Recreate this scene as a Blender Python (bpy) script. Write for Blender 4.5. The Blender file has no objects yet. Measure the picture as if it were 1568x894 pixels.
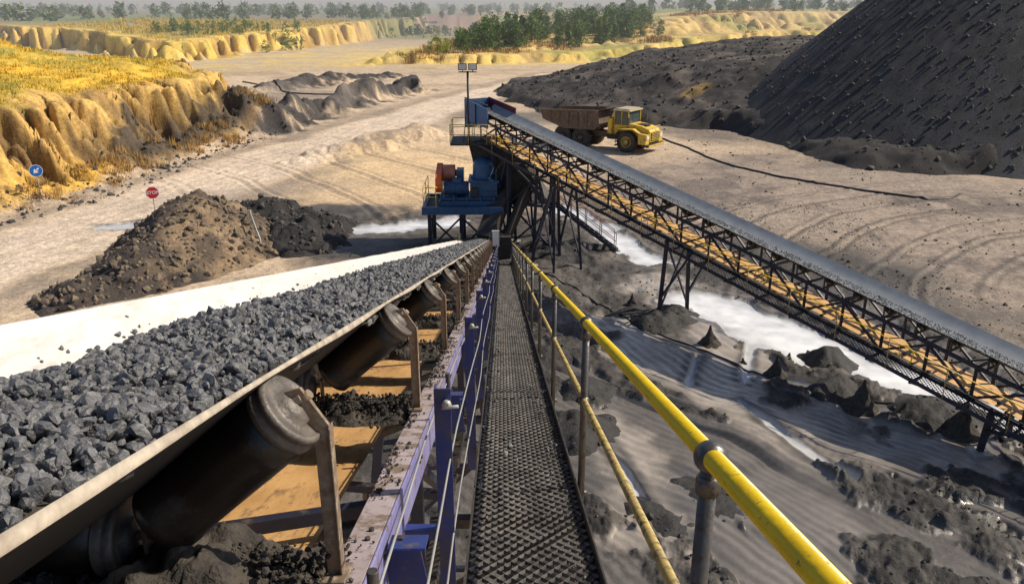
import bpy, bmesh, math, random
import numpy as np
from mathutils import Vector, Matrix
random.seed(7); rng=np.random.default_rng(7)
scene=bpy.context.scene
H=13.5; K=0.279   # camera height over the yard, gallery gradient

# ---------------------------------------------------------------- noise
def _hash(ix,iy,seed):
    n=(ix*374761393+iy*668265263+seed*1442695041)&0xffffffff
    n=((n^(n>>13))*1274126177)&0xffffffff
    return ((n^(n>>16))&0xffffff)/float(0xffffff)
def vnoise(x,y,seed=0):
    x=np.asarray(x,float)+1000.; y=np.asarray(y,float)+1000.
    fx=np.floor(x); fy=np.floor(y); ix=fx.astype(np.int64); iy=fy.astype(np.int64)
    u=x-fx; v=y-fy; u=u*u*u*(u*(u*6-15)+10); v=v*v*v*(v*(v*6-15)+10)
    a=_hash(ix,iy,seed); b=_hash(ix+1,iy,seed); c=_hash(ix,iy+1,seed); d=_hash(ix+1,iy+1,seed)
    return ((a*(1-u)+b*u)*(1-v)+(c*(1-u)+d*u)*v)*2-1
def fbm(x,y,o=4,seed=0,g=.5):
    s=0;a=1;t=0
    for i in range(o):
        s=s+a*vnoise(x,y,seed+i*17); t+=a; a*=g; x=x*2.03+3.1; y=y*2.03-1.7
    return s/t
def sst(x,a=0.,b=1.):
    t=np.clip((x-a)/(b-a),0,1); return t*t*(3-2*t)
def segdist(X,Y,pts,closed=False):
    D=np.full(X.shape,1e9); n=len(pts); rg=range(n if closed else n-1)
    for i in rg:
        ax,ay=pts[i]; bx,by=pts[(i+1)%n]; dx,dy=bx-ax,by-ay
        t=np.clip(((X-ax)*dx+(Y-ay)*dy)/(dx*dx+dy*dy),0,1)
        D=np.minimum(D,np.hypot(X-ax-t*dx,Y-ay-t*dy))
    return D
def polysd(X,Y,pts):   # positive inside
    D=segdist(X,Y,pts,True); ins=np.zeros(X.shape,bool); n=len(pts)
    for i in range(n):
        ax,ay=pts[i]; bx,by=pts[(i+1)%n]
        if ay==by: continue
        c=((ay>Y)!=(by>Y))&(X<(bx-ax)*(Y-ay)/(by-ay)+ax); ins^=c
    return np.where(ins,D,-D)
def blob(X,Y,cx,cy,rx,ry,ang=0,soft=.35,wob=.25,seed=5):
    c,s=math.cos(ang),math.sin(ang); x=X-cx;y=Y-cy
    u=(x*c+y*s)/rx; v=(-x*s+y*c)/ry
    d=np.hypot(u,v)+wob*fbm(X/(.4*min(rx,ry)+.5),Y/(.4*min(rx,ry)+.5),4,seed)
    return 1-sst(d,1-soft,1+soft)

# ---------------------------------------------------------------- terrain
HILL=[(-34.5,52),(-31.5,58.5),(-30.5,68),(-29,78),(-26.5,92),(-30,106),(-44,118),(-75,132),(-170,150),(-170,20),(-70,36)]
PLATL=[(-80,198),(-140,258),(-500,480),(-3000,9000),(3000,9000),(900,900),(120,620),(-30,420),(-45,345),(-58,285)]
EMB=[(-34,190),(-12,194),(21,202),(50,232),(85,268),(200,330),(600,480),(900,900),(120,620),(-12,380),(-22,260)]
BERM=[(-27,92),(-25,104),(-20,122),(-15,137)]
BERM2=[(-38,135),(-31,150),(-22,160)]
ROAD=[(-33,30),(-27,48),(-22,68),(-15,92),(-5,122),(12,165)]
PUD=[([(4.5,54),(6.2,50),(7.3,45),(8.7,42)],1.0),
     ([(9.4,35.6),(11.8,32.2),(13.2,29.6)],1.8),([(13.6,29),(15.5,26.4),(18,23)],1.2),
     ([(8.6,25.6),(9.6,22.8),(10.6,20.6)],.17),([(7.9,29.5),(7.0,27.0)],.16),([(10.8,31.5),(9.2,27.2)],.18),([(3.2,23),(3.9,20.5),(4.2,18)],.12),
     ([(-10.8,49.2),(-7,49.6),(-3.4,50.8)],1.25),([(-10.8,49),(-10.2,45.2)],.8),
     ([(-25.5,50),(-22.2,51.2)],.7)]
PALE=[([(8,38),(10.5,33),(9.4,29)],2.0),([(5.4,33),(6.6,28),(9.0,24.4),(11,21.5)],1.3),([(3.5,24),(4,19),(5,16)],.8),([(11,26),(16,20)],.5)]
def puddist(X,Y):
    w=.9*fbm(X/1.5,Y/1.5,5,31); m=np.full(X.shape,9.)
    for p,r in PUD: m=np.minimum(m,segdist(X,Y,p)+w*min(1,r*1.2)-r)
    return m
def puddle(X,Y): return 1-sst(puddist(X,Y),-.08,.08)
def palemask(X,Y):
    w=1.6*fbm(X/1.5,Y/1.5,4,41)+.8*fbm(X/8,Y/8,4,40); m=np.zeros(X.shape)
    for p,r in PALE: m=np.maximum(m,1-sst(segdist(X,Y,p)+w,r-.8,r+.4))
    return m
def mud(X,Y):
    """churned clods against smooth silt, and the ruts of the wheels"""
    v=X*.79+Y*.61+1.1*fbm(X/7,Y/7,3,3)+.25*fbm(X/1.8,Y/1.8,3,33); u=X*.61-Y*.79
    M1=blob(X,Y,12,21,15,13,0,.5)
    band=vnoise(v/1.5,u/13,44)+.35*vnoise(v/.5,u/6,45)
    clod=sst(.75*band+.9*fbm(X/1.7,Y/1.7,5,6)-.55*palemask(X,Y)+.08,-.06,.16)
    rut=np.zeros(X.shape)
    for c0 in(19.6,21.5,24.3,26.2,29.0,30.9,33.6):
        dv=np.abs(v-c0-.5*vnoise(u/6,c0+0*u,46)); w=sst(vnoise(u/5,c0*3+0*u,47),-.4,.1); rut=np.maximum(rut,(1-sst(dv,.12,.34))*w)
    return v,u,M1,band,clod,rut
def hillgul(X,Y):
    q=Y+.25*X+.5*fbm(X/2,Y/2,3,11); g=1-np.abs(vnoise(q/2.2+.8*vnoise(X/5,Y/5,12),X/10+Y/40,14)); g2=1-np.abs(vnoise(q/.85,X/5,15)); return g,g2
def terrain(X,Y,full=False):
    X=np.asarray(X,float);Y=np.asarray(Y,float)
    R=np.hypot(X,Y)
    z=.05*fbm(X/2.2,Y/2.2,4,1)+.12*fbm(X/14,Y/14,3,2)
    v,u,M1,band,clod,rut=mud(X,Y); lug=.5+.5*np.sin(u*22+3*np.sign(np.sin(v*6)))
    z=z+M1*(clod*(.15+.30*fbm(X/.75,Y/.75,5,37,.6))+(1-clod)*(.018*np.sin(v*17+4*vnoise(X/3,Y/3,5))+.10*vnoise(X/3,Y/3,38))-rut*(.17-.05*lug)*(.4+.6*clod))
    M2=np.maximum(blob(X,Y,3,42,8,10,0,.5),blob(X,Y,-6,52.5,7,2.4,.1,.5)); z=z+M2*.24*fbm(X/.9,Y/.9,4,7)
    rr=np.hypot(X-44,Y-24)+.8*fbm(X/9,Y/9,3,8); M3=blob(X,Y,26,49,17,13,0,.5)
    tr=np.sin(rr*2.2); z=z+M3*.12*np.sin(rr*8)*sst(tr,.0,.6)*(vnoise(X/4,Y/4,9)*.5+.6)+M3*.14*fbm(X/2,Y/2,4,35)
    r2=np.hypot(X+62,Y-28)+1.0*fbm(X/11,Y/11,3,10); M4=blob(X,Y,-14,72,16,26,.3,.5)
    t2=np.sin(r2*1.3); z=z+M4*.06*np.sin(r2*6.5)*sst(t2,.1,.7)
    for cx,cy,h,rx,ry in((-11,84,1.1,4.5,1.6),(-14,78,.9,4,1.3),(-9,88,.8,2.2,2.2),(-17,73,.5,3,1.)):
        z=z+h*blob(X,Y,cx,cy,rx,ry,.5,.6,.45,12)
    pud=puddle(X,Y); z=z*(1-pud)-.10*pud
    g,g2=hillgul(X,Y)
    d=polysd(X,Y,HILL)+1.6*fbm(X/9,Y/9,3,13)
    dd=d-3.0*g**2*sst(d,1.,4)-1.5*g2**2*sst(d,.5,2.5)-1.1*fbm(X/1.3,Y/1.3,5,19)*sst(d,.5,3)
    hm=5.8+9.5*np.clip((-X-38)/36,0,1)
    hz=.30*np.minimum(hm,6.6)*sst(dd,-.5,2.8)+.70*np.minimum(hm,6.6)*sst(dd,1.8,5.6)+sst(d,8,44)*np.maximum(hm-5.2,0)
    hz=hz+sst(d,0,2)*.45*fbm(X/2.2,Y/2.2,5,16)
    foot=np.exp(-((d-.6)/2.0)**2); hz=hz+foot*np.maximum(0,.9*fbm(X/1.8,Y/1.8,4,18)+.3)
    z=np.where(d>-6,z+np.maximum(hz,-.3)*sst(d,-6,0),z)
    for P,hh,ww,sd in((BERM,2.2,4.0,20),(BERM2,1.3,4.5,21)):
        db=segdist(X,Y,P)+3.2*fbm(X/4,Y/4,5,sd); z=z+hh*(1-sst(db,0,ww))*(.55+.9*np.clip(fbm(X/5,Y/5,3,sd+9)+.35,0,1))+.6*fbm(X/1.5,Y/1.5,4,sd+5)*(1-sst(db,2,6))
    dl=polysd(X,Y,PLATL)+7*fbm(X/22,Y/22,4,22)*sst(R,150,220); hl=3.8+3.4*sst(R,200,360)+3*sst(R,500,2500)
    gl=1-np.abs(vnoise(X/3.4+Y/6,Y/7,23)); dl2=dl-4.5*gl**2-2*fbm(X/2.5,Y/2.5,3,29)
    fl=sst(dl2,-1,4); z=z+fl*hl
    de=polysd(X,Y,EMB)+6*fbm(X/18,Y/18,4,24)*sst(R,150,220); he=4.2+6.2*sst(X,10,90)+1*sst(R,400,900)
    ge=1-np.abs(vnoise(X/3.8,Y/9,25)); de2=de-4.5*ge**2-2*fbm(X/2.5,Y/2.5,3,30)
    fe=.45*sst(de2,-1,5)+.55*sst(de2-3*ge,10,32); z=z+np.where(dl>0,np.maximum(fe*he-fl*hl,0),fe*he)
    z=z+sst(R,1500,4500)*(26+10*fbm(X/700,Y/700,3,26))
    z=z+sst(R,150,400)*.8*fbm(X/30,Y/30,3,27)
    if not full: return z
    n1=fbm(X/8,Y/8,4,40); n2=fbm(X/1.5,Y/1.5,4,41); n3=fbm(X/.5,Y/.5,3,42)
    C=np.zeros((X.size,3)); C[:]=(.60,.46,.32)
    def mix(col,m):
        m=np.clip(m,0,1)[:,None]; C[:]=C*(1-m)+np.array(col)*m
    mix((.38,.29,.21),sst(n1,-.1,.5)*.75); mix((.70,.53,.35),sst(n2,.1,.7)*.35)
    mix((.78,.55,.29),blob(X,Y,-8,68,10,13,.2,.7)*.65)
    rd=segdist(X,Y,ROAD)+1.2*n1; mix((.76,.62,.48),(1-sst(rd,3.2,5.0))*.75); mix((.25,.205,.165),(sst(rd,4.2,5.2)*(1-sst(rd,6,8.5)))*sst(n2+.4,-.2,.5)*.65)
    mix((.46,.37,.29),(1-sst(rd,3,4))*sst(np.sin(rd*5.5+n2),.5,.95)*.55)
    mix((.26,.205,.16),M4*sst(np.sin(r2*1.3),.1,.8)*.55*sst(np.sin(r2*6.5),0,1)*sst(rd,4,6))
    mix((.30,.245,.20),blob(X,Y,-18,60,9,3,.5,.7)*.5)
    ry=blob(X,Y,27,52,24,24,0,.4,.2); mix((.29,.235,.195),ry*.85)
    mix((.085,.075,.068),M3*sst(tr,0,.6)*.75*sst(np.sin(rr*8),-.2,1)); mix((.12,.10,.09),ry*sst(n1+.6*n2,.0,.45)*.65)
    mix((.46,.375,.30),M3*sst(-n2,.1,.6)*.45)
    mix((.12,.105,.095),blob(X,Y,22,88,9,5,-.9,.6,.4)*.75)
    dk=np.maximum.reduce([blob(X,Y,7,29,16,19,0,.25,.3),blob(X,Y,-1,47,11,7,0,.35,.4),blob(X,Y,-11,50.5,9,5,0,.3,.5)])
    mix((.050,.045,.042),dk*.97)
    mix((.13,.115,.10),dk*sst(n1+.5*n2,.0,.5)*.6)
    mix((.205,.185,.165),dk*M1*(1-clod)*.85*(.6+.5*sst(n1,-.4,.4))); mix((.10,.092,.085),dk*M1*(1-clod)*sst(vnoise(v*1.3,u/7,48),0,.6)*.7)
    mix((.026,.024,.023),dk*M1*clod*.9); mix((.075,.066,.058),dk*M1*clod*sst(n2+n3,.1,.6)*.6); mix((.018,.017,.017),M1*dk*rut*.85)
    wet=dk*.30*sst(n1,-.5,.3)+dk*M1*(1-clod)*.55+dk*M1*rut*.35
    pale=palemask(X,Y)*(1-.8*clod*M1)
    mix((.46,.40,.335),pale*.75); wet=np.maximum(wet,pale*.8)
    pd=puddist(X,Y)+.25*n2
    mix((.32,.28,.24),(1-sst(pd,.1,1.0))*.5*(1-.7*clod*M1)); mix((.04,.037,.035),(1-sst(np.abs(pd-.15),0,.3))*.7)
    mix((.50,.50,.505),pud); mix((.78,.78,.78),pud*sst(-pd+.6*n1,.2,.9)); wet=np.maximum(wet,pud)  # glare on the standing water is painted as pale, near-white colour
    bd=np.minimum(segdist(X,Y,BERM),segdist(X,Y,BERM2))+4*n2
    mix((.065,.058,.055),1-sst(bd,2.2,5)); mix((.25,.21,.18),blob(X,Y,-30,125,9,14,.3,.4)*.7)
    mix((.13,.12,.11),blob(X,Y,5,101,9,6,-.5,.5)*.8)
    hi=sst(d,-.5,1.2)
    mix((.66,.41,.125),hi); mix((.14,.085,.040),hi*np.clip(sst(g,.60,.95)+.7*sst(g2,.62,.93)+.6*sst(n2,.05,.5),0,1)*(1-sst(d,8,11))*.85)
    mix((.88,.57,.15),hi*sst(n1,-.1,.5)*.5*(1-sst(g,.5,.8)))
    low=(1-sst(d+2.4*n2,3.2,5.6))*hi*(np.clip(sst(Y,60,72)+sst(n1,-.1,.3)*.9,0,1))
    mix((.055,.046,.042),low*.93)
    top=sst(d+1.5*n2,7.5,10.5); mix((.64,.43,.06),top); mix((.24,.24,.05),top*sst(n2+.8*n1,.0,.45)*.75); mix((.88,.52,.05),top*sst(-n1,.1,.5)*.65)
    mix((.80,.47,.08),hi*np.exp(-((d-1)/2.)**2)*blob(X,Y,-32,60,5,6)*.9)
    far=sst(R,165,215); mix((.60,.48,.28),far*.5); mix((.86,.63,.20),far*sst(n1,-.2,.3)*.6*(1-sst(R,260,300)))
    cl=sst(dl,-1,2); mix((.88,.61,.14),cl); mix((.36,.21,.07),cl*np.clip(sst(gl,.6,.95)+.5*sst(n2,.1,.5),0,1)*(1-sst(dl2,4,7))*.75)
    tp=sst(dl2,5,9)*sst(dl,9,14); mix((.46,.37,.12),tp)
    f5=sst(R,270,430)
    ce=sst(de,-1,2)*(1-sst(dl,0,5)); mix((.84,.59,.20),ce); mix((.28,.18,.10),ce*np.clip(sst(ge,.55,.95)+sst(n2,.1,.5),0,1)*.6); mix((.28,.32,.07),ce*sst(fbm(X/16,Y/16,4,50),-.05,.3)*.75)
    mix((.90,.63,.15),sst(de,-8,0)*(1-sst(de,3,12))*sst(n1,-.6,.2)*.6)
    pat=vnoise(X/90,Y/40,51); mix((.30,.20,.185),f5*sst(-X,-40,40)); mix((.18,.27,.08),f5*sst(pat,-.1,.25)*.85); mix((.46,.38,.24),f5*sst(-pat,.3,.6)*.7)
    C*= (1+.24*n3+.16*n2)[:,None]
    C=np.clip(C,.01,.9); wet=wet*(1-sst(R,70,110))
    return z,C,np.clip(wet,0,1)

def mesh_np(name,V,F,mats,parent=None,smooth=False,attr=None):
    me=bpy.data.meshes.new(name); V=np.asarray(V,np.float32); F=np.asarray(F,np.int32); k=F.shape[1]
    me.vertices.add(len(V)); me.vertices.foreach_set('co',V.ravel())
    me.loops.add(F.size); me.loops.foreach_set('vertex_index',F.ravel())
    me.polygons.add(len(F)); me.polygons.foreach_set('loop_start',np.arange(0,F.size,k,dtype=np.int32))
    me.update(calc_edges=True)
    me.polygons.foreach_set('use_smooth',np.full(len(F),smooth,bool))
    if attr is not None:
        a=me.color_attributes.new('Col','FLOAT_COLOR','POINT'); a.data.foreach_set('color',attr.astype(np.float32).ravel())
    for m in (mats if isinstance(mats,list) else [mats]): me.materials.append(m)
    me.update(); o=bpy.data.objects.new(name,me); scene.collection.objects.link(o); o.parent=parent; return o
def empty(name):
    e=bpy.data.objects.new(name,None); scene.collection.objects.link(e); return e

# ---------------------------------------------------------------- materials
def mat(name,c1,c2=None,rough=.6,metal=0.,scale=4.,bump=.15,bscale=None,dirt=None,dlo=.52,dhi=.62,dscale=None,spec=.5,bdist=.02,stretch=None,coords='Object'):
    m=bpy.data.materials.new(name); m.use_nodes=True; nt=m.node_tree; N=nt.nodes; L=nt.links; p=N['Principled BSDF']
    c2=c2 or tuple(x*.7 for x in c1)
    tc=N.new('ShaderNodeTexCoord'); src=tc.outputs[coords]
    if stretch:
        mp=N.new('ShaderNodeMapping'); mp.inputs['Scale'].default_value=stretch; L.new(src,mp.inputs[0]); src=mp.outputs[0]
    n=N.new('ShaderNodeTexNoise'); n.inputs['Scale'].default_value=scale; n.inputs['Detail'].default_value=8; n.inputs['Roughness'].default_value=.62; L.new(src,n.inputs['Vector'])
    r=N.new('ShaderNodeValToRGB'); r.color_ramp.elements[0].position=.35; r.color_ramp.elements[1].position=.68
    r.color_ramp.elements[0].color=(*c1,1); r.color_ramp.elements[1].color=(*c2,1); L.new(n.outputs['Fac'],r.inputs[0]); col=r.outputs[0]
    if dirt:
        n2=N.new('ShaderNodeTexNoise'); n2.inputs['Scale'].default_value=dscale or scale*2.3; n2.inputs['Detail'].default_value=9; n2.inputs['Roughness'].default_value=.7; L.new(src,n2.inputs['Vector'])
        r2=N.new('ShaderNodeMapRange'); r2.inputs[1].default_value=dlo; r2.inputs[2].default_value=dhi; L.new(n2.outputs['Fac'],r2.inputs[0])
        mx=N.new('ShaderNodeMix'); mx.data_type='RGBA'; L.new(r2.outputs[0],mx.inputs[0]); L.new(col,mx.inputs[6]); mx.inputs[7].default_value=(*dirt,1); col=mx.outputs[2]
        ma=N.new('ShaderNodeMapRange'); ma.inputs[3].default_value=rough; ma.inputs[4].default_value=.92; L.new(r2.outputs[0],ma.inputs[0]); L.new(ma.outputs[0],p.inputs['Roughness'])
    else: p.inputs['Roughness'].default_value=rough
    L.new(col,p.inputs['Base Color']); p.inputs['Metallic'].default_value=metal; p.inputs['Specular IOR Level'].default_value=spec
    if bump:
        nb=N.new('ShaderNodeTexNoise'); nb.inputs['Scale'].default_value=bscale or scale*6; nb.inputs['Detail'].default_value=8; L.new(src,nb.inputs['Vector'])
        b=N.new('ShaderNodeBump'); b.inputs['Strength'].default_value=bump; b.inputs['Distance'].default_value=bdist; L.new(nb.outputs['Fac'],b.inputs['Height']); L.new(b.outputs[0],p.inputs['Normal'])
    return m
def ground_mat(name,bd=.10,sc=1.0):
    m=bpy.data.materials.new(name); m.use_nodes=True; nt=m.node_tree; N=nt.nodes; L=nt.links; p=N['Principled BSDF']
    a=N.new('ShaderNodeVertexColor'); a.layer_name='Col'; tc=N.new('ShaderNodeTexCoord')
    n=N.new('ShaderNodeTexNoise'); n.inputs['Scale'].default_value=3.5*sc; n.inputs['Detail'].default_value=10; n.inputs['Roughness'].default_value=.72; L.new(tc.outputs['Object'],n.inputs['Vector'])
    mr=N.new('ShaderNodeMapRange'); mr.inputs[1].default_value=.3; mr.inputs[2].default_value=.7; mr.inputs[3].default_value=.5; mr.inputs[4].default_value=1.4; L.new(n.outputs['Fac'],mr.inputs[0])
    inv=N.new('ShaderNodeMath'); inv.operation='SUBTRACT'; inv.inputs[0].default_value=1.; L.new(a.outputs['Alpha'],inv.inputs[1])
    mx=N.new('ShaderNodeMix'); mx.data_type='FLOAT'; L.new(inv.outputs[0],mx.inputs[0]); mx.inputs[2].default_value=1.; L.new(mr.outputs[0],mx.inputs[3])
    vm=N.new('ShaderNodeVectorMath'); vm.operation='SCALE'; L.new(a.outputs['Color'],vm.inputs[0]); L.new(mx.outputs[0],vm.inputs['Scale']); L.new(vm.outputs[0],p.inputs['Base Color'])
    r=N.new('ShaderNodeMapRange'); r.inputs[2].default_value=.85; r.inputs[3].default_value=.93; r.inputs[4].default_value=.12; L.new(a.outputs['Alpha'],r.inputs[0]); L.new(r.outputs[0],p.inputs['Roughness'])
    nb=N.new('ShaderNodeTexNoise'); nb.inputs['Scale'].default_value=6*sc; nb.inputs['Detail'].default_value=10; nb.inputs['Roughness'].default_value=.68; L.new(tc.outputs['Object'],nb.inputs['Vector'])
    b=N.new('ShaderNodeBump'); b.inputs['Distance'].default_value=bd; L.new(nb.outputs['Fac'],b.inputs['Height']); L.new(inv.outputs[0],b.inputs['Strength']); L.new(b.outputs[0],p.inputs['Normal'])
    return m
GM=ground_mat('ground_soil'); PM=ground_mat('pile_soil',.10,1.6)
M={}
M['steel']=mat('dark_steel',(.035,.032,.032),(.07,.062,.055),.6,.3,3,dirt=(.11,.085,.06))
M['post']=mat('grey_post_steel',(.085,.083,.08),(.14,.13,.12),.38,.6,9,dirt=(.06,.045,.035),dlo=.53,dhi=.68)
M['yellow']=mat('yellow_rail_paint',(.90,.62,.012),(.80,.52,.010),.33,0,6,.1,40,dirt=(.22,.15,.06),dlo=.61,dhi=.66,dscale=30)
M['yellowd']=mat('dull_yellow_paint',(.58,.42,.10),(.38,.28,.11),.55,0,8,.15,40,dirt=(.12,.09,.06),dlo=.5,dhi=.62,dscale=22)
M['blue']=mat('blue_paint',(.022,.045,.21),(.03,.035,.13),.4,0,5,.1,40,dirt=(.09,.08,.08),dlo=.50,dhi=.64)
M['lilac']=mat('faded_stringer_paint',(.50,.43,.45),(.34,.28,.29),.38,0,4,.12,40,dirt=(.19,.14,.105),dlo=.48,dhi=.58,dscale=9)
M['lblue']=mat('stringer_web_paint',(.20,.20,.46),(.30,.28,.48),.35,0,4,.1,40,dirt=(.13,.10,.10),dlo=.52,dhi=.62,dscale=9)
M['brkt']=mat('bracket_brown',(.30,.22,.155),(.18,.13,.09),.5,.2,9,.2,60,dirt=(.36,.30,.23),dlo=.5,dhi=.62)
M['roll']=mat('roller_rubber',(.010,.008,.007),(.026,.019,.014),.36,0,5,.1,60,dirt=(.075,.062,.054),dlo=.55,dhi=.75,dscale=7)
M['rollcap']=mat('roller_cap',(.17,.15,.13),(.075,.065,.058),.5,.2,14,.2,80)
M['belt']=mat('glare_white_belt_top',(.66,.64,.59),(.80,.78,.75),.35,0,1.6,.05,30,dirt=(.44,.41,.35),dlo=.50,dhi=.72,stretch=(3,.35,3))  # sun glare on the belt is painted in as this white base colour
M['rubber']=mat('belt_underside',(.006,.006,.006),(.014,.012,.011),.75,0,4)
M['edge']=mat('belt_edge',(.55,.48,.38),(.28,.23,.18),.6,0,12)
M['tan']=mat('return_belt',(.66,.39,.165),(.44,.255,.10),.55,0,1.6,.1,30,dirt=(.15,.09,.045),dlo=.53,dhi=.68,stretch=(4,.6,4))
M['otan']=mat('ochre_return_belt',(.74,.44,.17),(.56,.32,.12),.6,0,1.2,.05,dirt=(.24,.15,.07),dlo=.54,dhi=.68)
M['coal']=mat('coal',(.055,.055,.057),(.17,.17,.175),.5,0,14,.6,90,spec=.6,bdist=.012,dirt=(.31,.305,.30),dlo=.54,dhi=.70,dscale=22)
M['coald']=mat('coal_dust',(.022,.020,.019),(.085,.070,.056),.9,0,9,.8,38,bdist=.03)
M['grat']=mat('grating_steel',(.050,.046,.042),(.13,.12,.11),.40,.5,7,.1)
M['rock']=mat('brown_rock',(.22,.165,.11),(.085,.07,.058),.9,0,3,.4,12)
M['drock']=mat('dark_rock',(.045,.041,.039),(.11,.095,.085),.85,0,2,.4,12)
M['navy']=mat('navy_truss_paint',(.012,.015,.040),(.026,.026,.042),.5,.1,3,dirt=(.09,.065,.04),dlo=.54,dhi=.66)
M['gbelt']=mat('grey_belt',(.17,.19,.215),(.25,.27,.29),.5,0,2,.05)
M['cblue']=mat('machine_blue',(.035,.11,.23),(.025,.065,.15),.42,0,3,.1,dirt=(.14,.13,.12),dlo=.56,dhi=.7)
M['orange']=mat('guard_orange',(.85,.17,.03),(.70,.13,.03),.45,0,4)
M['pink']=mat('flywheel_salmon',(.68,.25,.15),(.5,.17,.1),.5,0,4)
M['maroon']=mat('maroon_plate',(.15,.02,.03),(.08,.015,.02),.5,0,4)
M['pblue']=mat('hood_blue',(.04,.16,.40),(.03,.11,.28),.45,0,4)
M['truck']=mat('dirty_truck_yellow',(.80,.52,.04),(.62,.42,.07),.5,0,1.2,.1,dirt=(.30,.23,.14),dlo=.50,dhi=.64,dscale=2)
M['bed']=mat('tipper_brown',(.15,.10,.068),(.085,.062,.048),.7,0,1.5,.2,dirt=(.24,.18,.13),dlo=.5,dhi=.66)
M['tyre']=mat('tyre',(.04,.038,.036),(.09,.08,.07),.9,0,3)
M['glass']=mat('cab_glass',(.05,.07,.07),(.08,.11,.11),.08,0,2,0)
M['cabw']=mat('cab_pale',(.52,.45,.30),(.36,.31,.22),.6,0,2)
M['white']=mat('white_paint',(.78,.78,.76),(.7,.7,.68),.5,0,3,0)
M['red']=mat('sign_red',(.60,.02,.03),(.5,.02,.03),.4,0,3,0)
M['sblue']=mat('sign_blue',(.01,.13,.50),(.01,.11,.42),.4,0,3,0)
M['hose']=mat('black_hose',(.02,.02,.022),(.035,.035,.035),.55,0,3,0)
M['leaf']=mat('foliage',(.060,.125,.018),(.16,.25,.035),.75,0,.5,0)
M['leafy']=mat('yellow_foliage',(.38,.40,.03),(.20,.25,.03),.8,0,.9,0)
M['leafh']=mat('hazy_foliage',(.09,.15,.06),(.19,.25,.10),.9,0,.12,0)
M['bark']=mat('bark',(.10,.07,.05),(.05,.04,.03),.9,0,5)
M['grass']=mat('dry_grass',(.80,.51,.06),(.36,.31,.05),.9,0,.35,0)
M['bush']=mat('dry_bush',(.56,.33,.09),(.22,.14,.06),.9,0,.4,0)
M['lamp']=mat('lamp_glass',(.75,.78,.80),(.6,.64,.66),.12,0,3,0)
M['galv']=mat('control_box_grey',(.42,.42,.40),(.30,.30,.28),.5,.2,4)
M['greyore']=mat('grey_ore',(.17,.17,.17),(.30,.295,.29),.8,0,5,0)

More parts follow.
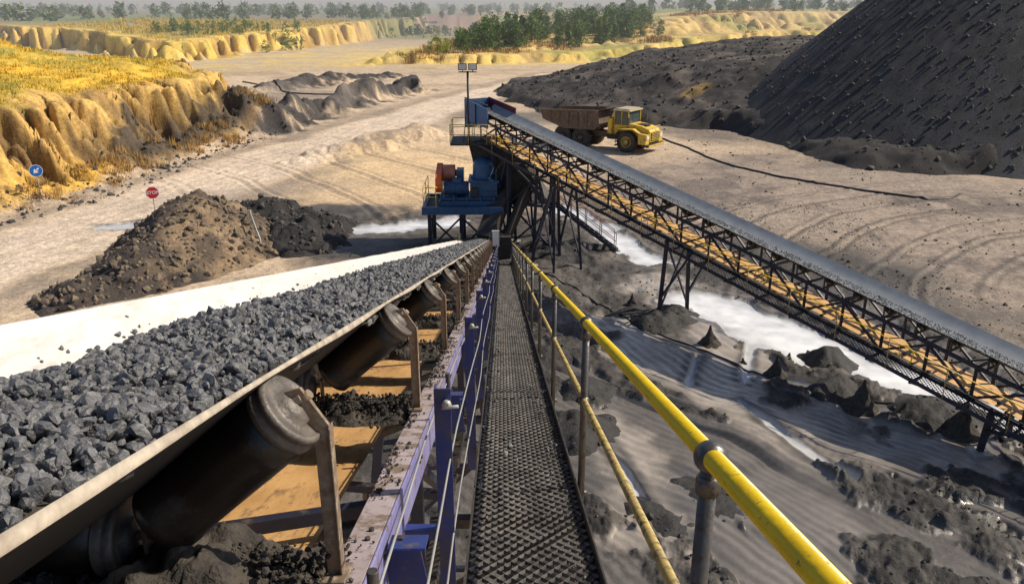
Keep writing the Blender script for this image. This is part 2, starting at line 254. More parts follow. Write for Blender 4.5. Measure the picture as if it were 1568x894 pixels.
# ---------------------------------------------------------------- mesh builder
def nrm(a): a=np.asarray(a,float); return a/max(np.linalg.norm(a),1e-9)
class B:
    def __init__(s,xf=None): s.v=[];s.f=[];s.m=[];s.s=[];s.mats=[];s.xf=xf
    def mi(s,k):
        if k not in s.mats: s.mats.append(k)
        return s.mats.index(k)
    def add(s,vs,fs,m,sm=False):
        o=len(s.v); i=s.mi(m)
        for q in vs:
            q=tuple(float(t) for t in q); s.v.append(s.xf(*q) if s.xf else q)
        for q in fs: s.f.append(tuple(o+t for t in q)); s.m.append(i); s.s.append(sm)
    BF=[(0,3,2,1),(4,5,6,7),(0,1,5,4),(1,2,6,5),(2,3,7,6),(3,0,4,7)]
    def box(s,x0,x1,y0,y1,z0,z1,m):
        s.add([(x0,y0,z0),(x1,y0,z0),(x1,y1,z0),(x0,y1,z0),(x0,y0,z1),(x1,y0,z1),(x1,y1,z1),(x0,y1,z1)],s.BF,m)
    def beam(s,p,q,w,h,m,up=(0,0,1)):
        p=np.array(p,float);q=np.array(q,float);d=nrm(q-p); up=np.array(up,float)
        if abs(np.dot(d,up))>.97: up=np.array((0,1.,0))
        sd=nrm(np.cross(d,up)); u=np.cross(sd,d); a=sd*w/2; b=u*h/2
        s.add([p-a-b,p+a-b,q+a-b,q-a-b,p-a+b,p+a+b,q+a+b,q-a+b],s.BF,m)
    def angle(s,p,q,w,t,m,up=(0,0,1),flip=1):
        p=np.array(p,float);q=np.array(q,float);d=nrm(q-p); up=np.array(up,float)
        if abs(np.dot(d,up))>.97: up=np.array((0,1.,0))
        sd=nrm(np.cross(d,up))*flip; u=np.cross(d,sd)*-flip
        s.beam(p+sd*w/2,q+sd*w/2,w,t,m,up); s.beam(p+u*w/2,q+u*w/2,t*.98,w*.98,m,up)
    def lathe(s,p,d,prof,m,seg=16,ms=None):
        p=np.array(p,float);d=nrm(d); up=np.array((0,0,1.)) if abs(d[2])<.9 else np.array((1.,0,0)); a=nrm(np.cross(d,up));b=np.cross(d,a)
        vs=[];fs=[]
        for t,r in prof:
            for i in range(seg):
                an=2*math.pi*i/seg; vs.append(p+d*t+(a*math.cos(an)+b*math.sin(an))*r)
        for j in range(len(prof)-1):
            for i in range(seg): k=(i+1)%seg; fs.append((j*seg+i,j*seg+k,(j+1)*seg+k,(j+1)*seg+i))
        if prof[0][1]>1e-4: fs.append(tuple(range(seg))[::-1])
        if prof[-1][1]>1e-4: fs.append(tuple((len(prof)-1)*seg+i for i in range(seg)))
        o=len(s.f); s.add(vs,fs,m,True)
        for k in range(o,len(s.f)):
            if len(s.f[k])>4: s.s[k]=False
    def tube(s,p,q,r,m,seg=12,r2=None):
        p=np.array(p,float);q=np.array(q,float); L=np.linalg.norm(q-p); s.lathe(p,q-p,[(0,r),(L,r if r2 is None else r2)],m,seg)
    def path(s,pts,r,m,seg=8):
        pts=[np.array(p,float) for p in pts]; n=len(pts); vs=[];fs=[]; up=np.array((0,0,1.))
        for i,p in enumerate(pts):
            d=nrm(pts[min(i+1,n-1)]-pts[max(i-1,0)]); uu=up if abs(d[2])<.95 else np.array((1.,0,0)); a=nrm(np.cross(d,uu)); b=np.cross(a,d)
            for j in range(seg):
                an=2*math.pi*j/seg; vs.append(p+(a*math.cos(an)+b*math.sin(an))*r)
        for i in range(n-1):
            for j in range(seg): k=(j+1)%seg; fs.append((i*seg+j,i*seg+k,(i+1)*seg+k,(i+1)*seg+j))
        fs.append(tuple(range(seg))); fs.append(tuple((n-1)*seg+i for i in range(seg))[::-1]); s.add(vs,fs,m,True)
    def sphere(s,c,r,m,seg=14,rings=8):
        c=np.array(c,float); pr=[(-r*math.cos(math.pi*i/rings),max(r*math.sin(math.pi*i/rings),1e-5)) for i in range(rings+1)]
        s.lathe(c,(0,0,1),pr,m,seg)
    def prism(s,A,Bp,m):
        n=len(A); s.add(list(A)+list(Bp),[tuple(range(n))[::-1],tuple(range(n,2*n))]+[(i,(i+1)%n,n+(i+1)%n,n+i) for i in range(n)],m)
    def obj(s,name,parent=None,bevel=0):
        me=bpy.data.meshes.new(name); me.from_pydata(s.v,[],s.f)
        for k in s.mats: me.materials.append(M[k])
        me.polygons.foreach_set('material_index',s.m); me.polygons.foreach_set('use_smooth',s.s)
        bm=bmesh.new(); bm.from_mesh(me); bmesh.ops.recalc_face_normals(bm,faces=bm.faces); bm.to_mesh(me); bm.free(); me.update()
        o=bpy.data.objects.new(name,me); scene.collection.objects.link(o); o.parent=parent
        if bevel:
            md=o.modifiers.new('bevel','BEVEL'); md.width=bevel; md.segments=2; md.limit_method='ANGLE'; md.angle_limit=math.radians(50)
        return o

# ---------------------------------------------------------------- rocks
def ico(sub):
    bm=bmesh.new(); bmesh.ops.create_icosphere(bm,subdivisions=sub,radius=1)
    v=np.array([x.co[:] for x in bm.verts]); f=np.array([[y.index for y in x.verts] for x in bm.faces]); bm.free(); return v,f
def variants(sub,n=14,seed=1):
    r=np.random.default_rng(seed); v,f=ico(sub); out=[]
    for _ in range(n):
        w=v*(1+r.uniform(-.13,.13,(len(v),1)))
        for k in range(7):
            q=nrm(r.normal(size=3)); d=w@q; lim=r.uniform(.40,.72); w=w-np.maximum(0,d-lim)[:,None]*q
        w=w*r.uniform(.72,1.3,3); out.append(w)
    return out,f
V1=variants(1,16,2); V2=variants(2,20,3)
def rocks(name,P,Rd,vf,m,parent=None,squash=1.):
    vars_,f=vf; P=np.asarray(P); Rd=np.asarray(Rd); n=len(P); vn=len(vars_[0]); VA=np.array(vars_)[rng.integers(0,len(vars_),n)]
    q=rng.normal(size=(n,4)); q/=np.linalg.norm(q,axis=1)[:,None]; w,x,y,z=q.T
    Rm=np.stack([1-2*(y*y+z*z),2*(x*y-z*w),2*(x*z+y*w),2*(x*y+z*w),1-2*(x*x+z*z),2*(y*z-x*w),2*(x*z-y*w),2*(y*z+x*w),1-2*(x*x+y*y)],1).reshape(n,3,3)
    W=np.einsum('nij,nvj->nvi',Rm,VA)*Rd[:,None,None]; W[:,:,2]*=squash; W+=P[:,None,:]
    F=f[None]+(np.arange(n)*vn)[:,None,None]
    return mesh_np(name,W.reshape(-1,3),F.reshape(-1,3),m,parent)

# ================================================================ GROUND
az=np.concatenate([np.radians(np.linspace(-47,47,820)),np.radians(np.linspace(47,313,44)[1:-1])])
rad=np.concatenate([np.linspace(1.5,12,14)[:-1],np.exp(np.linspace(math.log(12),math.log(420),820))[:-1],np.exp(np.linspace(math.log(420),math.log(9000),70))])
A,Rr=np.meshgrid(az,rad); X=(np.sin(A)*Rr).ravel(); Y=(np.cos(A)*Rr).ravel()
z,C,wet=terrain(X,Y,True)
nr,na=len(rad),len(az); ii,jj=np.meshgrid(np.arange(nr-1),np.arange(na),indexing='ij'); j2=(jj+1)%na
F=np.stack([ii*na+jj,ii*na+j2,(ii+1)*na+j2,(ii+1)*na+jj],-1).reshape(-1,4)[:,::-1]
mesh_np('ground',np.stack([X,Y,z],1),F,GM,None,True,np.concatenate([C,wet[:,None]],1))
def gz(x,y): return float(terrain(np.array([x]),np.array([y]))[0])

def patch(name,x0,x1,y0,y1,res,fn,m=PM,parent=None):
    xs=np.arange(x0,x1,res); ys=np.arange(y0,y1,res); XX,YY=np.meshgrid(xs,ys); X=XX.ravel();Y=YY.ravel(); z,C,w=fn(X,Y)
    n=len(xs); k=len(ys); i,j=np.meshgrid(np.arange(k-1),np.arange(n-1),indexing='ij'); F=np.stack([i*n+j,i*n+j+1,(i+1)*n+j+1,(i+1)*n+j],-1).reshape(-1,4)
    keep=(z[F].max(1)>-.25); F=F[keep]; used=np.unique(F); mp=np.full(len(X),-1); mp[used]=np.arange(len(used)); F=mp[F]
    return mesh_np(name,np.stack([X,Y,z],1)[used],F,m,parent,True,np.concatenate([C,w[:,None]],1)[used])
def cones(X,Y,L,rough=.35,seed=60):
    z=np.full(X.shape,-1.); 
    for cx,cy,h,r in L:
        d=np.hypot(X-cx,Y-cy)*(1+.12*vnoise(np.arctan2(Y-cy,X-cx)*2,h+0*X,seed)); z=np.maximum(z,h*(1.03-d/r)-.12*h*np.exp(-(d/(.2*r))**2))
    return z+rough*fbm(X/1.3,Y/1.3,5,seed+1)*np.clip(z+.6,0,1)
def stock(X,Y):
    d=segdist(X,Y,[(61,94),(96,86)]); an=np.arctan2(Y-94,X-61)
    z=29.5*(1-d/35.5)+.05*fbm(X/1.1,Y/1.1,3,71)-.10*(1-np.abs(vnoise(an*30,d/20,74)))
    z=np.minimum(z,27+.08*z)
    n=fbm(X/8,Y/8,3,72); st=vnoise(an*22,d/14,75); C=np.array((.036,.037,.041))*(1+.15*n+.15*st+.5*fbm(X/.7,Y/.7,2,73))[:,None]
    lf=sst(X,38,46)*(1-sst(z,0,4)); C=C*(1-lf[:,None])+np.array((.12,.115,.115))*lf[:,None]
    return z,C,np.full(X.shape,.05)
patch('coal_stockpile',22,135,48,135,.32,stock)
X=rng.uniform(30,80,9000);Y=rng.uniform(56,100,9000); zz=stock(X,Y)[0]; k=(zz>.2)&(zz<22); rr_=.04+.22*rng.random(k.sum())**5; rocks('stockpile_lumps',np.stack([X[k],Y[k],zz[k]],1),rr_,V1,M['drock'])
MOUND=[(-2,128),(5,106),(12,97.5),(18.5,94),(26.5,88.5),(27.5,76),(30.5,68),(37,64.5),(50,66),(72,80),(92,150),(20,172),(0,145)]
def mound(X,Y):
    d=polysd(X,Y,MOUND)+1.6*fbm(X/3.5,Y/3.5,4,75); hm=3.9+4.6*sst(X,5,50)-2.6*(1-sst(Y,80,92))
    z=hm*(.42*sst(d,-1,3.2)+.58*sst(d,3,18))-.5+.55*fbm(X/3,Y/3,5,76)*sst(d,-1,3)+.22*fbm(X/.9,Y/.9,4,77)*sst(d,-1,2)
    n=fbm(X/4,Y/4,4,78); C=np.zeros((X.size,3))+np.array((.050,.044,.041)); m=(sst(n,.0,.5)*.7*sst(Y,84,92))[:,None]; C=C*(1-m)+np.array((.18,.145,.12))*m
    fr=(1-sst(Y,84,90))[:,None]; C=C*(1-fr*.5)+np.array((.02,.019,.019))*fr*.5
    m=blob(X,Y,24,101,1.8,1.0)[:,None]; C=C*(1-m*.7)+np.array((.5,.32,.10))*m*.7
    return z,C*(1+.35*fbm(X/.8,Y/.8,3,79))[:,None],np.zeros(X.shape)
patch('spoil_mound',-8,92,60,172,.36,mound)
def rub(X,Y):
    z=cones(X,Y,[(-17.9,46,3.5,5.0),(-18.0,42.6,2.6,4.1),(-18.9,39.8,2.0,3.5),(-20.2,37,1.2,2.7),(-15.6,43.5,1.5,3),(-16.4,44.6,2.3,3.5)],.40,80)
    n=fbm(X/1.6,Y/1.6,4,82); C=np.zeros((X.size,3))+np.array((.29,.205,.125))
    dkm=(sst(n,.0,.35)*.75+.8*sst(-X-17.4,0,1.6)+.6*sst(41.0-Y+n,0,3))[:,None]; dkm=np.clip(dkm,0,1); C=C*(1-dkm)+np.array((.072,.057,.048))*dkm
    return z,C*(1+.4*fbm(X/.35,Y/.35,3,83))[:,None],np.zeros(X.shape)
patch('rubble_pile',-25,-11,33,52,.08,rub)
def dpile(X,Y):
    z=cones(X,Y,[(-15.0,49.2,2.3,4.4),(-13.2,47.6,1.9,3.7),(-11.8,46.4,1.4,3.1),(-12.6,49.5,1.4,3.2)],.8,90)
    C=np.zeros((X.size,3))+np.array((.034,.031,.030)); return z,C*(1+.5*fbm(X/.5,Y/.5,3,93))[:,None],np.zeros(X.shape)
patch('dark_soil_pile',-21,-7,42,55,.10,dpile)
def mudh(X,Y):
    z=cones(X,Y,[(6.9,33.2,.8,1.5),(7.9,33.9,.6,1.3),(5.9,34.4,.4,1.3),(13.2,29.0,.55,.9),(12.4,26.6,.4,1.1),(15.2,24.3,.6,1.5),(2.6,44,.7,2.0),(4.6,44.4,.5,1.7),(1.3,29,.7,1.6),(3.2,26.5,.5,1.2),(2.4,23.6,.6,1.4),(4.6,18.2,.35,1.2),(6,19.5,.3,1.2)],.5,95)
    C=np.zeros((X.size,3))+np.array((.028,.026,.025)); return z,C*(1+.5*fbm(X/.4,Y/.4,3,98))[:,None],np.full(X.shape,.25)
patch('mud_heaps',-2,19,14,48,.07,mudh)
def scatter(name,n,x0,x1,y0,y1,fn,rmin,rmax,m,vf=V1,zmin=.05,pw=3):
    X=rng.uniform(x0,x1,n);Y=rng.uniform(y0,y1,n); z=fn(X,Y); z=z[0] if isinstance(z,tuple) else z; g=terrain(X,Y); k=z>zmin; X,Y,z=X[k],Y[k],np.maximum(z,g)[k]
    r=rmin+(rmax-rmin)*rng.random(len(X))**pw; rocks(name,np.stack([X,Y,z+r*.1],1),r,vf,M[m])
scatter('rubble_rocks',7500,-24,-12,34,51,rub,.02,.27,'rock',V1,.1,7)
scatter('dark_soil_rocks',2200,-20,-8,42,54,dpile,.03,.24,'drock',V1,.05,5)
scatter('mound_rocks',7500,-4,60,62,140,mound,.05,.40,'drock',V1,.1,6)
scatter('mud_lumps',2600,-1,18,15,47,mudh,.02,.13,'drock',V1,.02,4)
X=rng.uniform(-1,24,16000);Y=rng.uniform(13,56,16000); g=terrain(X,Y); mm=mud(X,Y); k=(puddle(X,Y)<.1)&((mm[4]>.6)|(Y>36))&(vnoise(X/2,Y/2,99)>-.4); r=.012+.06*rng.random(k.sum())**4
rocks('yard_stones',np.stack([X[k],Y[k],g[k]+r*.2],1),r,V1,M['drock'])
X=rng.uniform(12,48,3200);Y=rng.uniform(32,92,3200); g=terrain(X,Y); k=(vnoise(X/3,Y/3,199)>.1); r=.03+.12*rng.random(k.sum())**5
rocks('yard_gravel',np.stack([X[k],Y[k],g[k]+r*.1],1),r,V1,M['drock'])
X=rng.uniform(-36,-22,3600);Y=rng.uniform(50,105,3600); g=terrain(X,Y); k=(np.abs(polysd(X,Y,HILL))<3.0); r=.04+.28*rng.random(k.sum())**5
rocks('hill_foot_rocks',np.stack([X[k],Y[k],g[k]+r*.1],1),r,V1,M['drock'])
for (x,y,h) in((8.7,30.6,.9),(10.5,27.7,.85),(12.7,25.1,1.1),(15.2,23.1,1.2),(6.2,35.4,.6),(11.6,29.4,.35),(14.0,24.6,.45),(9.7,29.0,.3)):
    seg,rg=28,22; vs=[];fs=[]; g=gz(x,y)
    for j in range(rg+1):
        t=j/rg; rr=(1-t)**1.6*h*.60+.035
        for i in range(seg):
            a=2*math.pi*i/seg; q=rr*(1+.20*float(vnoise(math.cos(a)*2+x,math.sin(a)*2+t*6,3))+.08*float(vnoise(a*4,t*14,8))); vs.append((x+math.cos(a)*q+.06*t*math.sin(x*5),y+math.sin(a)*q,g-.12+h*1.1*t))
    for j in range(rg):
        for i in range(seg): k2=(i+1)%seg; fs.append((j*seg+i,j*seg+k2,(j+1)*seg+k2,(j+1)*seg+i))
    b=B(); b.add(vs,fs,'coald',True); b.obj('slurry_cone')

# ================================================================ MAIN CONVEYOR
def W(x,h,y): return (x,y,H-h-K*y)
conv=empty('belt_conveyor')
Y0,Y1=-4.,41.5
prof=[(-.632,.392),(-.655,.412),(-.72,.468),(-1.04,.745),(-1.09,.782),(-1.16,.80),(-1.60,.80),(-1.68,.775),(-2.12,.485),(-2.17,.445),(-2.20,.415)]
def ribbon(b,prof,y0,y1,dy,m,off=0.):
    ys=np.arange(y0,y1+.01,dy); vs=[];n=len(prof)
    for y in ys:
        sag=.007*(1-math.cos((y-1.98)*2*math.pi/2.2))
        for i,(x,h) in enumerate(prof): vs.append(W(x,h+off+(sag if i in(0,1) else 0),y))
    b.add(vs,[(a*n+i,a*n+i+1,(a+1)*n+i+1,(a+1)*n+i) for a in range(len(ys)-1) for i in range(n-1)],m,True)
b=B(); ribbon(b,prof,Y0,Y1,.22,'belt'); b.obj('belt_top',conv)
b=B(); ribbon(b,[(x+(.006 if x>-1.3 else -.004),h+.010) for x,h in prof],Y0,Y1,.22,'rubber'); b.obj('belt_underside',conv)
b=B(); ribbon(b,[(-.6255,.4025),(-.6245,.397),(-.631,.390),(-.637,.393)],Y0,Y1,.22,'edge'); ribbon(b,[(-2.205,.405),(-2.212,.43),(-2.195,.43)],Y0,Y1,.22,'edge'); b.obj('belt_edge_strip',conv)
b=B()
ys=np.arange(Y0,Y1,.5); vs=[];n=2
for y in ys:
    for x in(-.80,-2.1): vs.append(W(x,1.36,y))
b.add(vs,[(a*2,a*2+1,a*2+3,a*2+2) for a in range(len(ys)-1)],'tan'); b.obj('return_belt',conv)
HX=[-1.90,-1.80,-1.5,-1.2,-.9,-.76,-.68]; HV=[.625,.575,.47,.415,.405,.425,.455]
def hc(x,y): return np.interp(x,HX,HV)-.035*fbm(x/.22,y/.22,3,110)-.02*vnoise(x/.6,y/.9,111)
b=B(); xs=np.linspace(-1.91,-.685,26); ys=np.arange(Y0,Y1-1,.12); n=len(xs); XX,YY=np.meshgrid(xs,ys); hh=hc(XX,YY)+.016
vs=np.stack([XX,YY,H-hh-K*YY],-1).reshape(-1,3); i,j=np.meshgrid(np.arange(len(ys)-1),np.arange(n-1),indexing='ij')
mesh_np('coal_bed',vs,np.stack([i*n+j,i*n+j+1,(i+1)*n+j+1,(i+1)*n+j],-1).reshape(-1,4),M['coald'],conv,True)
def grid_rocks(y0,y1,sp,r0,r1,pw=1.5,x0=-1.9,x1=-.69):
    gx,gy=np.meshgrid(np.arange(x0,x1,sp),np.arange(y0,y1,sp)); X=gx.ravel()+rng.uniform(-.5,.5,gx.size)*sp; Y=gy.ravel()+rng.uniform(-.5,.5,gx.size)*sp
    edge=.05*fbm(Y/.3,Y*0,3,115); k=(X>-1.87+edge)&(X<-.69); X,Y=X[k],Y[k]; r=r0+(r1-r0)*rng.random(len(X))**pw; h=hc(X,Y); return np.stack([X,Y,H-h-K*Y+rng.uniform(-.3,.6,len(X))*r],1),r
P,r=grid_rocks(.2,5.5,.024,.006,.025,1.6); rocks('coal_lumps_near',P,r,V2,M['coal'],conv)
P,r=grid_rocks(5.5,15,.034,.010,.034,1.6); rocks('coal_lumps_mid',P,r,V1,M['coal'],conv)
P,r=grid_rocks(15,40.5,.054,.018,.046,1.5); rocks('coal_lumps_far',P,r,V1,M['coal'],conv)
P,r=grid_rocks(.2,40,.085,.018,.040,2.2); k=rng.random(len(P))<.6; rocks('coal_lumps_large',P[k],r[k],V2,M['coal'],conv)
n=1100; X=-1.87-.16*rng.random(n)**2.2; Y=rng.uniform(0,30,n); h=np.interp(-X,[1.68,2.12],[.775,.485]); r=.004+.020*rng.random(n)**2
rocks('stray_coal',np.stack([X,Y,H-h-K*Y+r*.6],1),r,V1,M['coal'],conv)
IY=[-1.2]+[1.98+2.2*k for k in range(0,18)]
bR=B(); bC=B(); bB=B(); bX=B(); RR=.115
def roller(P,Q,y,det=True):
    p=np.array(W(P[0],P[1],y));q=np.array(W(Q[0],Q[1],y)); d=q-p; L=np.linalg.norm(d)
    bR.lathe(p,d,[(.05,RR-.003),(L*.25,RR-.002),(L*.6,RR-.003),(L-.06,RR-.003),(L-.055,RR+.002),(L-.02,RR+.002),(L-.012,RR-.006)],'roll',32)
    bC.lathe(p,d,[(-.03,.020),(-.02,.055),(-.004,.058),(-.004,RR-.018),(-.008,RR-.014),(-.004,RR-.002),(.010,RR+.002),(.016,RR-.004),(.026,RR-.003),(.032,RR+.003),(.050,RR+.003),(.055,RR-.002)],'rollcap',32)
    bC.lathe(p,d,[(-.07,.014),(-.028,.014)],'brkt',10)
for y in IY:
    roller((-.585,.505),(-.995,.862),y); roller((-1.11,.92),(-1.65,.92),y+.0); roller((-2.215,.565),(-1.76,.865),y)
    t=.010
    pl=[(-.598,.452),(-.556,.440),(-.486,.556),(-.482,1.07),(-.528,1.07),(-.530,.572),(-.586,.500)]
    bB.prism([W(x,h,y-t) for x,h in pl],[W(x,h,y+t) for x,h in pl],'brkt'); bB.beam(W(-.484,.56,y),W(-.484,1.07,y),.045,.006,'brkt',up=(1,0,0))
    bB.tube(W(-.60,.492,y),W(-.555,.468,y),.018,'brkt',10)
    bB.beam(W(-.506,1.066,y-.07),W(-.506,1.066,y+.07),.08,.012,'brkt')
    bB.beam(W(-2.27,.48,y),W(-2.27,1.07,y),.05,.013,'brkt',up=(1,0,0))
    for x in(-1.05,-1.70): bB.beam(W(x,.88,y),W(x,1.07,y),.05,.012,'brkt',up=(1,0,0))
    bX.angle(W(-.50,1.11,y),W(-2.3,1.11,y),.09,.01,'steel')
    bX.tube(W(-.62,1.42,y+1.1),W(-2.25,1.42,y+1.1),.055,'roll',14); bX.beam(W(-.62,1.2,y+1.1),W(-.62,1.5,y+1.1),.05,.02,'brkt',up=(1,0,0))
    bX.beam(W(-.50,1.24,y+1.0),W(-2.3,1.24,y+.2),.045,.06,'navy')
bR.obj('idler_rollers',conv); bC.obj('idler_end_caps',conv); bB.obj('idler_brackets',conv,.002); bX.obj('idler_cross_members',conv)
b=B()
for x,sgn in((-.42,1),(-2.30,-1)):
    b.beam(W(x-.055*sgn,1.085,Y0),W(x-.055*sgn,1.085,Y1),.11,.012,'lilac')
    b.beam(W(x+.006*sgn,1.18,Y0),W(x+.006*sgn,1.18,Y1),.010,.20,'lblue')
    b.beam(W(x-.055*sgn,1.287,Y0),W(x-.055*sgn,1.287,Y1),.11,.012,'steel')
    b.beam(W(x-.06*sgn,2.35,Y0),W(x-.06*sgn,2.35,Y1-6),.10,.10,'steel')
for y in np.arange(-1,38,1.1): 
    for dy in(-.04,.04): b.lathe(W(-.46,1.079,y+dy),(0,0,1),[(0,.011),(.012,.011)],'steel',6); b.lathe(W(-.409,1.15,y+dy),(1,0,0),[(0,.011),(.012,.011)],'steel',6)
b.obj('stringers',conv,.003)
b=B()
for k in range(0,20):
    y=Y0+2.2*k+1.1
    for x in(-.47,-2.25):
        if y<34: b.beam(W(x,1.30,y),W(x,2.34,y),.07,.07,'navy'); b.beam(W(x+.012,1.30,y),W(x+.012,2.34,y+2.15),.055,.05,'navy')
    if y<34: b.beam(W(-.47,2.36,y),W(-2.25,2.36,y+.5),.07,.07,'navy'); b.beam(W(-.45,1.5,y),W(-2.25,2.3,y),.05,.05,'steel')
b.obj('gallery_truss',conv)
b=B()
for y in(5,14,23,31):
    for x in(-.5,-2.25,):
        g=-.2; b.beam(W(x,2.4,y),(x+(.9 if x>-1 else -.9),y,g),.18,.18,'navy'); 
    zt=H-2.4-K*y; 
    for q in(.3,.65):
        e=.9*(1-q); b.beam((-.5+e,y,zt*q),(-2.25-e,y,zt*q),.1,.1,'navy')
    b.beam((-.5+.27,y+.06,zt*.7),(-2.25-.6,y+.06,zt*.33),.07,.07,'navy')
b.obj('trestle_legs',conv)
def heap(x0,x1,y,h0,w,ht,seed,par):
    nx,ny=int((x1-x0)/.014),34; xs=np.linspace(x0,x1,nx); ts=np.linspace(-1,1,ny); XX,TT=np.meshgrid(xs,ts); prof_=np.clip(1-TT**2,0,1)**.8
    nn=fbm(XX/.10,TT*w/.10+seed,6,seed,.6); amp=(.65+.6*fbm(XX/.3,0*XX+seed,2,seed+3))*np.clip(np.minimum((XX-x0),(x1-XX))/.06,0,1)**.5
    Z=prof_*ht*amp+.12*nn*prof_; YY=y+TT*w*(1+.25*vnoise(XX/.12,TT,seed+1)); XO=XX+.02*vnoise(XX/.05,YY/.05,seed+2)
    vs=np.stack([XO,YY,H-h0-K*YY+Z-.01],-1).reshape(-1,3); i,j=np.meshgrid(np.arange(ny-1),np.arange(nx-1),indexing='ij')
    mesh_np('spilled_fines',vs,np.stack([i*nx+j,i*nx+j+1,(i+1)*nx+j+1,(i+1)*nx+j],-1).reshape(-1,4),M['coald'],par,True)
for k,y in enumerate(IY[1:14]):
    heap(-1.9,-.54,y-(.06 if k==0 else 0),1.12,.32 if k==0 else .20,.21 if k==0 else .15,200+k,conv)
heap(-2.0,-.54,1.15,1.20,.36,.18,260,conv)
n=6500; X=-.52-.9*rng.random(n); kk=np.minimum(rng.integers(0,9,n),rng.integers(0,9,n)); Y=np.array(IY[1:10])[kk]+rng.normal(0,.10,n)-.05*(kk==0); r=.003+.015*rng.random(n)**3; q=np.clip(1-((Y-np.array(IY[1:10])[kk])/.22)**2,0,1); rocks('spilled_lumps',np.stack([X,Y,H-1.12-K*Y+q*.12+rng.uniform(-.05,.03,n)],1),r,V1,M['coald'],conv)
n=5000; X=np.where(rng.random(n)<.7,rng.uniform(-.53,-.485,n),rng.uniform(-.53,-.43,n)); Y=rng.uniform(1,30,n); k=vnoise(Y/.5,Y*0,120)>.0; X,Y=X[k],Y[k]; r=.003+.009*rng.random(len(X))**2.5; rocks('stringer_grit',np.stack([X,Y,H-1.075-K*Y+r*.4],1),r,V1,M['coald'],conv)
b=B(); yt=41.2
b.tube(W(-.6,1.15,yt),W(-2.2,1.15,yt),.32,'roll',24)
b.box(-.5,-.4,yt-1.4,yt+.6,-.2,.9,'steel'); b.box(-2.4,-2.3,yt-1.4,yt+.6,-.2,.9,'steel')
b.beam(W(-.62,.25,37.5),W(-.62,.25,yt),.03,.35,'steel'); b.beam(W(-2.15,.25,37.5),W(-2.15,.25,yt),.03,.35,'steel'); b.obj('tail_drum_frame',conv)

# ================================================================ WALKWAY
walk=empty('metal_walkway')
def grating(name,fn,x0,x1,y0,y1,pitch,cells,sw,parent,m,tilt=.35):
    rows=int((y1-y0)/pitch); n=cells*2+1; K_,I=np.meshgrid(np.arange(rows),np.arange(n),indexing='ij')
    x=x0+(x1-x0)*I/(n-1); y=y0+K_*pitch+np.where((I+K_)%2==0,.44,-.44)*pitch
    wob=.006*vnoise(x/.12,y/.5,140) if sw<.02 else 0
    def col(dy,dz): return np.stack(fn(x,y+dy,dz+wob),-1)
    L=[col(-sw/2,-sw*tilt),col(sw/2,sw*tilt),col(sw/2+.001,sw*tilt-.006),]
    V=np.stack(L,2).reshape(-1,3); idx=(K_*n+I)*3; a=idx[:,:-1].ravel(); c=idx[:,1:].ravel()
    F=np.concatenate([np.stack([a,c,c+1,a+1],1),np.stack([a+1,c+1,c+2,a+2],1)])
    return mesh_np(name,V,F,m,parent)
grating('expanded_metal_deck',lambda x,y,dz:(x,y,H-1.70-K*y+dz),-.17,.455,-2,41,.046,9,.015,walk,M['grat'],.5)
b=B()
for x,sg in((-.178,1),(.464,-1)):
    b.beam(W(x,1.685,-3),W(x,1.685,41),.008,.09,'steel'); b.beam(W(x+.03*sg,1.722,-3),W(x+.03*sg,1.722,41),.055,.008,'steel')
for k in range(-1,18):
    y=1.5+2.44*k; b.beam(W(-.42,1.755,y),W(.47,1.755,y),.06,.06,'steel'); b.beam(W(-.17,1.712,y+1.2),W(.46,1.712,y+1.2),.035,.01,'steel')
    b.beam(W(.44,1.79,y),W(-.42,2.3,y),.045,.045,'steel')
for y in(7.35,12.2,17.1,24.4): b.beam(W(-.17,1.696,y),W(.455,1.696,y),.035,.012,'grat')
b.obj('deck_frame',walk)
n=4200; X=np.where(rng.random(n)<.5,-.16+.12*rng.random(n)**2,.45-.14*rng.random(n)**2); X=np.where(rng.random(n)<.3,rng.uniform(-.16,.45,n),X); Y=rng.uniform(1.5,32,n); r=.003+.018*rng.random(n)**5
rocks('walkway_coal_bits',np.stack([X,Y,H-1.69-K*Y+r*.3],1),r,V1,M['coal'],walk)
hand=empty('handrail'); b=B()
XR=.50
b.tube(W(XR,.562,-2),W(XR,.562,41),.0265,'yellow',20); b.obj('top_rail',hand)
b=B(); b.tube(W(XR,1.075,-2),W(XR,1.075,41),.019,'yellowd',14); b.obj('mid_rail',hand)
b=B(); PY=[1.66+2.72*k for k in range(-1,15)]
for y in PY:
    b.tube(W(XR,.57,y),W(XR,1.80,y),.0225,'post',18); b.sphere(W(XR,.562,y),.0415,'post',22,14); b.sphere(W(XR,1.075,y),.035,'post',18,12)
    b.lathe(W(XR,.66,y),(0,0,1),[(0,.0235),(.0,.031),(.035,.031),(.05,.0235)],'post',18)
    b.beam(W(XR-.02,1.70,y),W(XR-.02,1.84,y),.05,.012,'post',up=(1,0,0)); b.lathe(W(XR-.01,1.74,y),(1,0,0),[(0,.02),(.05,.02)],'post',8)
b.obj('stanchions',hand)
lf=empty('edge_post_rail'); b=B(); LY=[2.75+2.45*k for k in range(-1,15)]
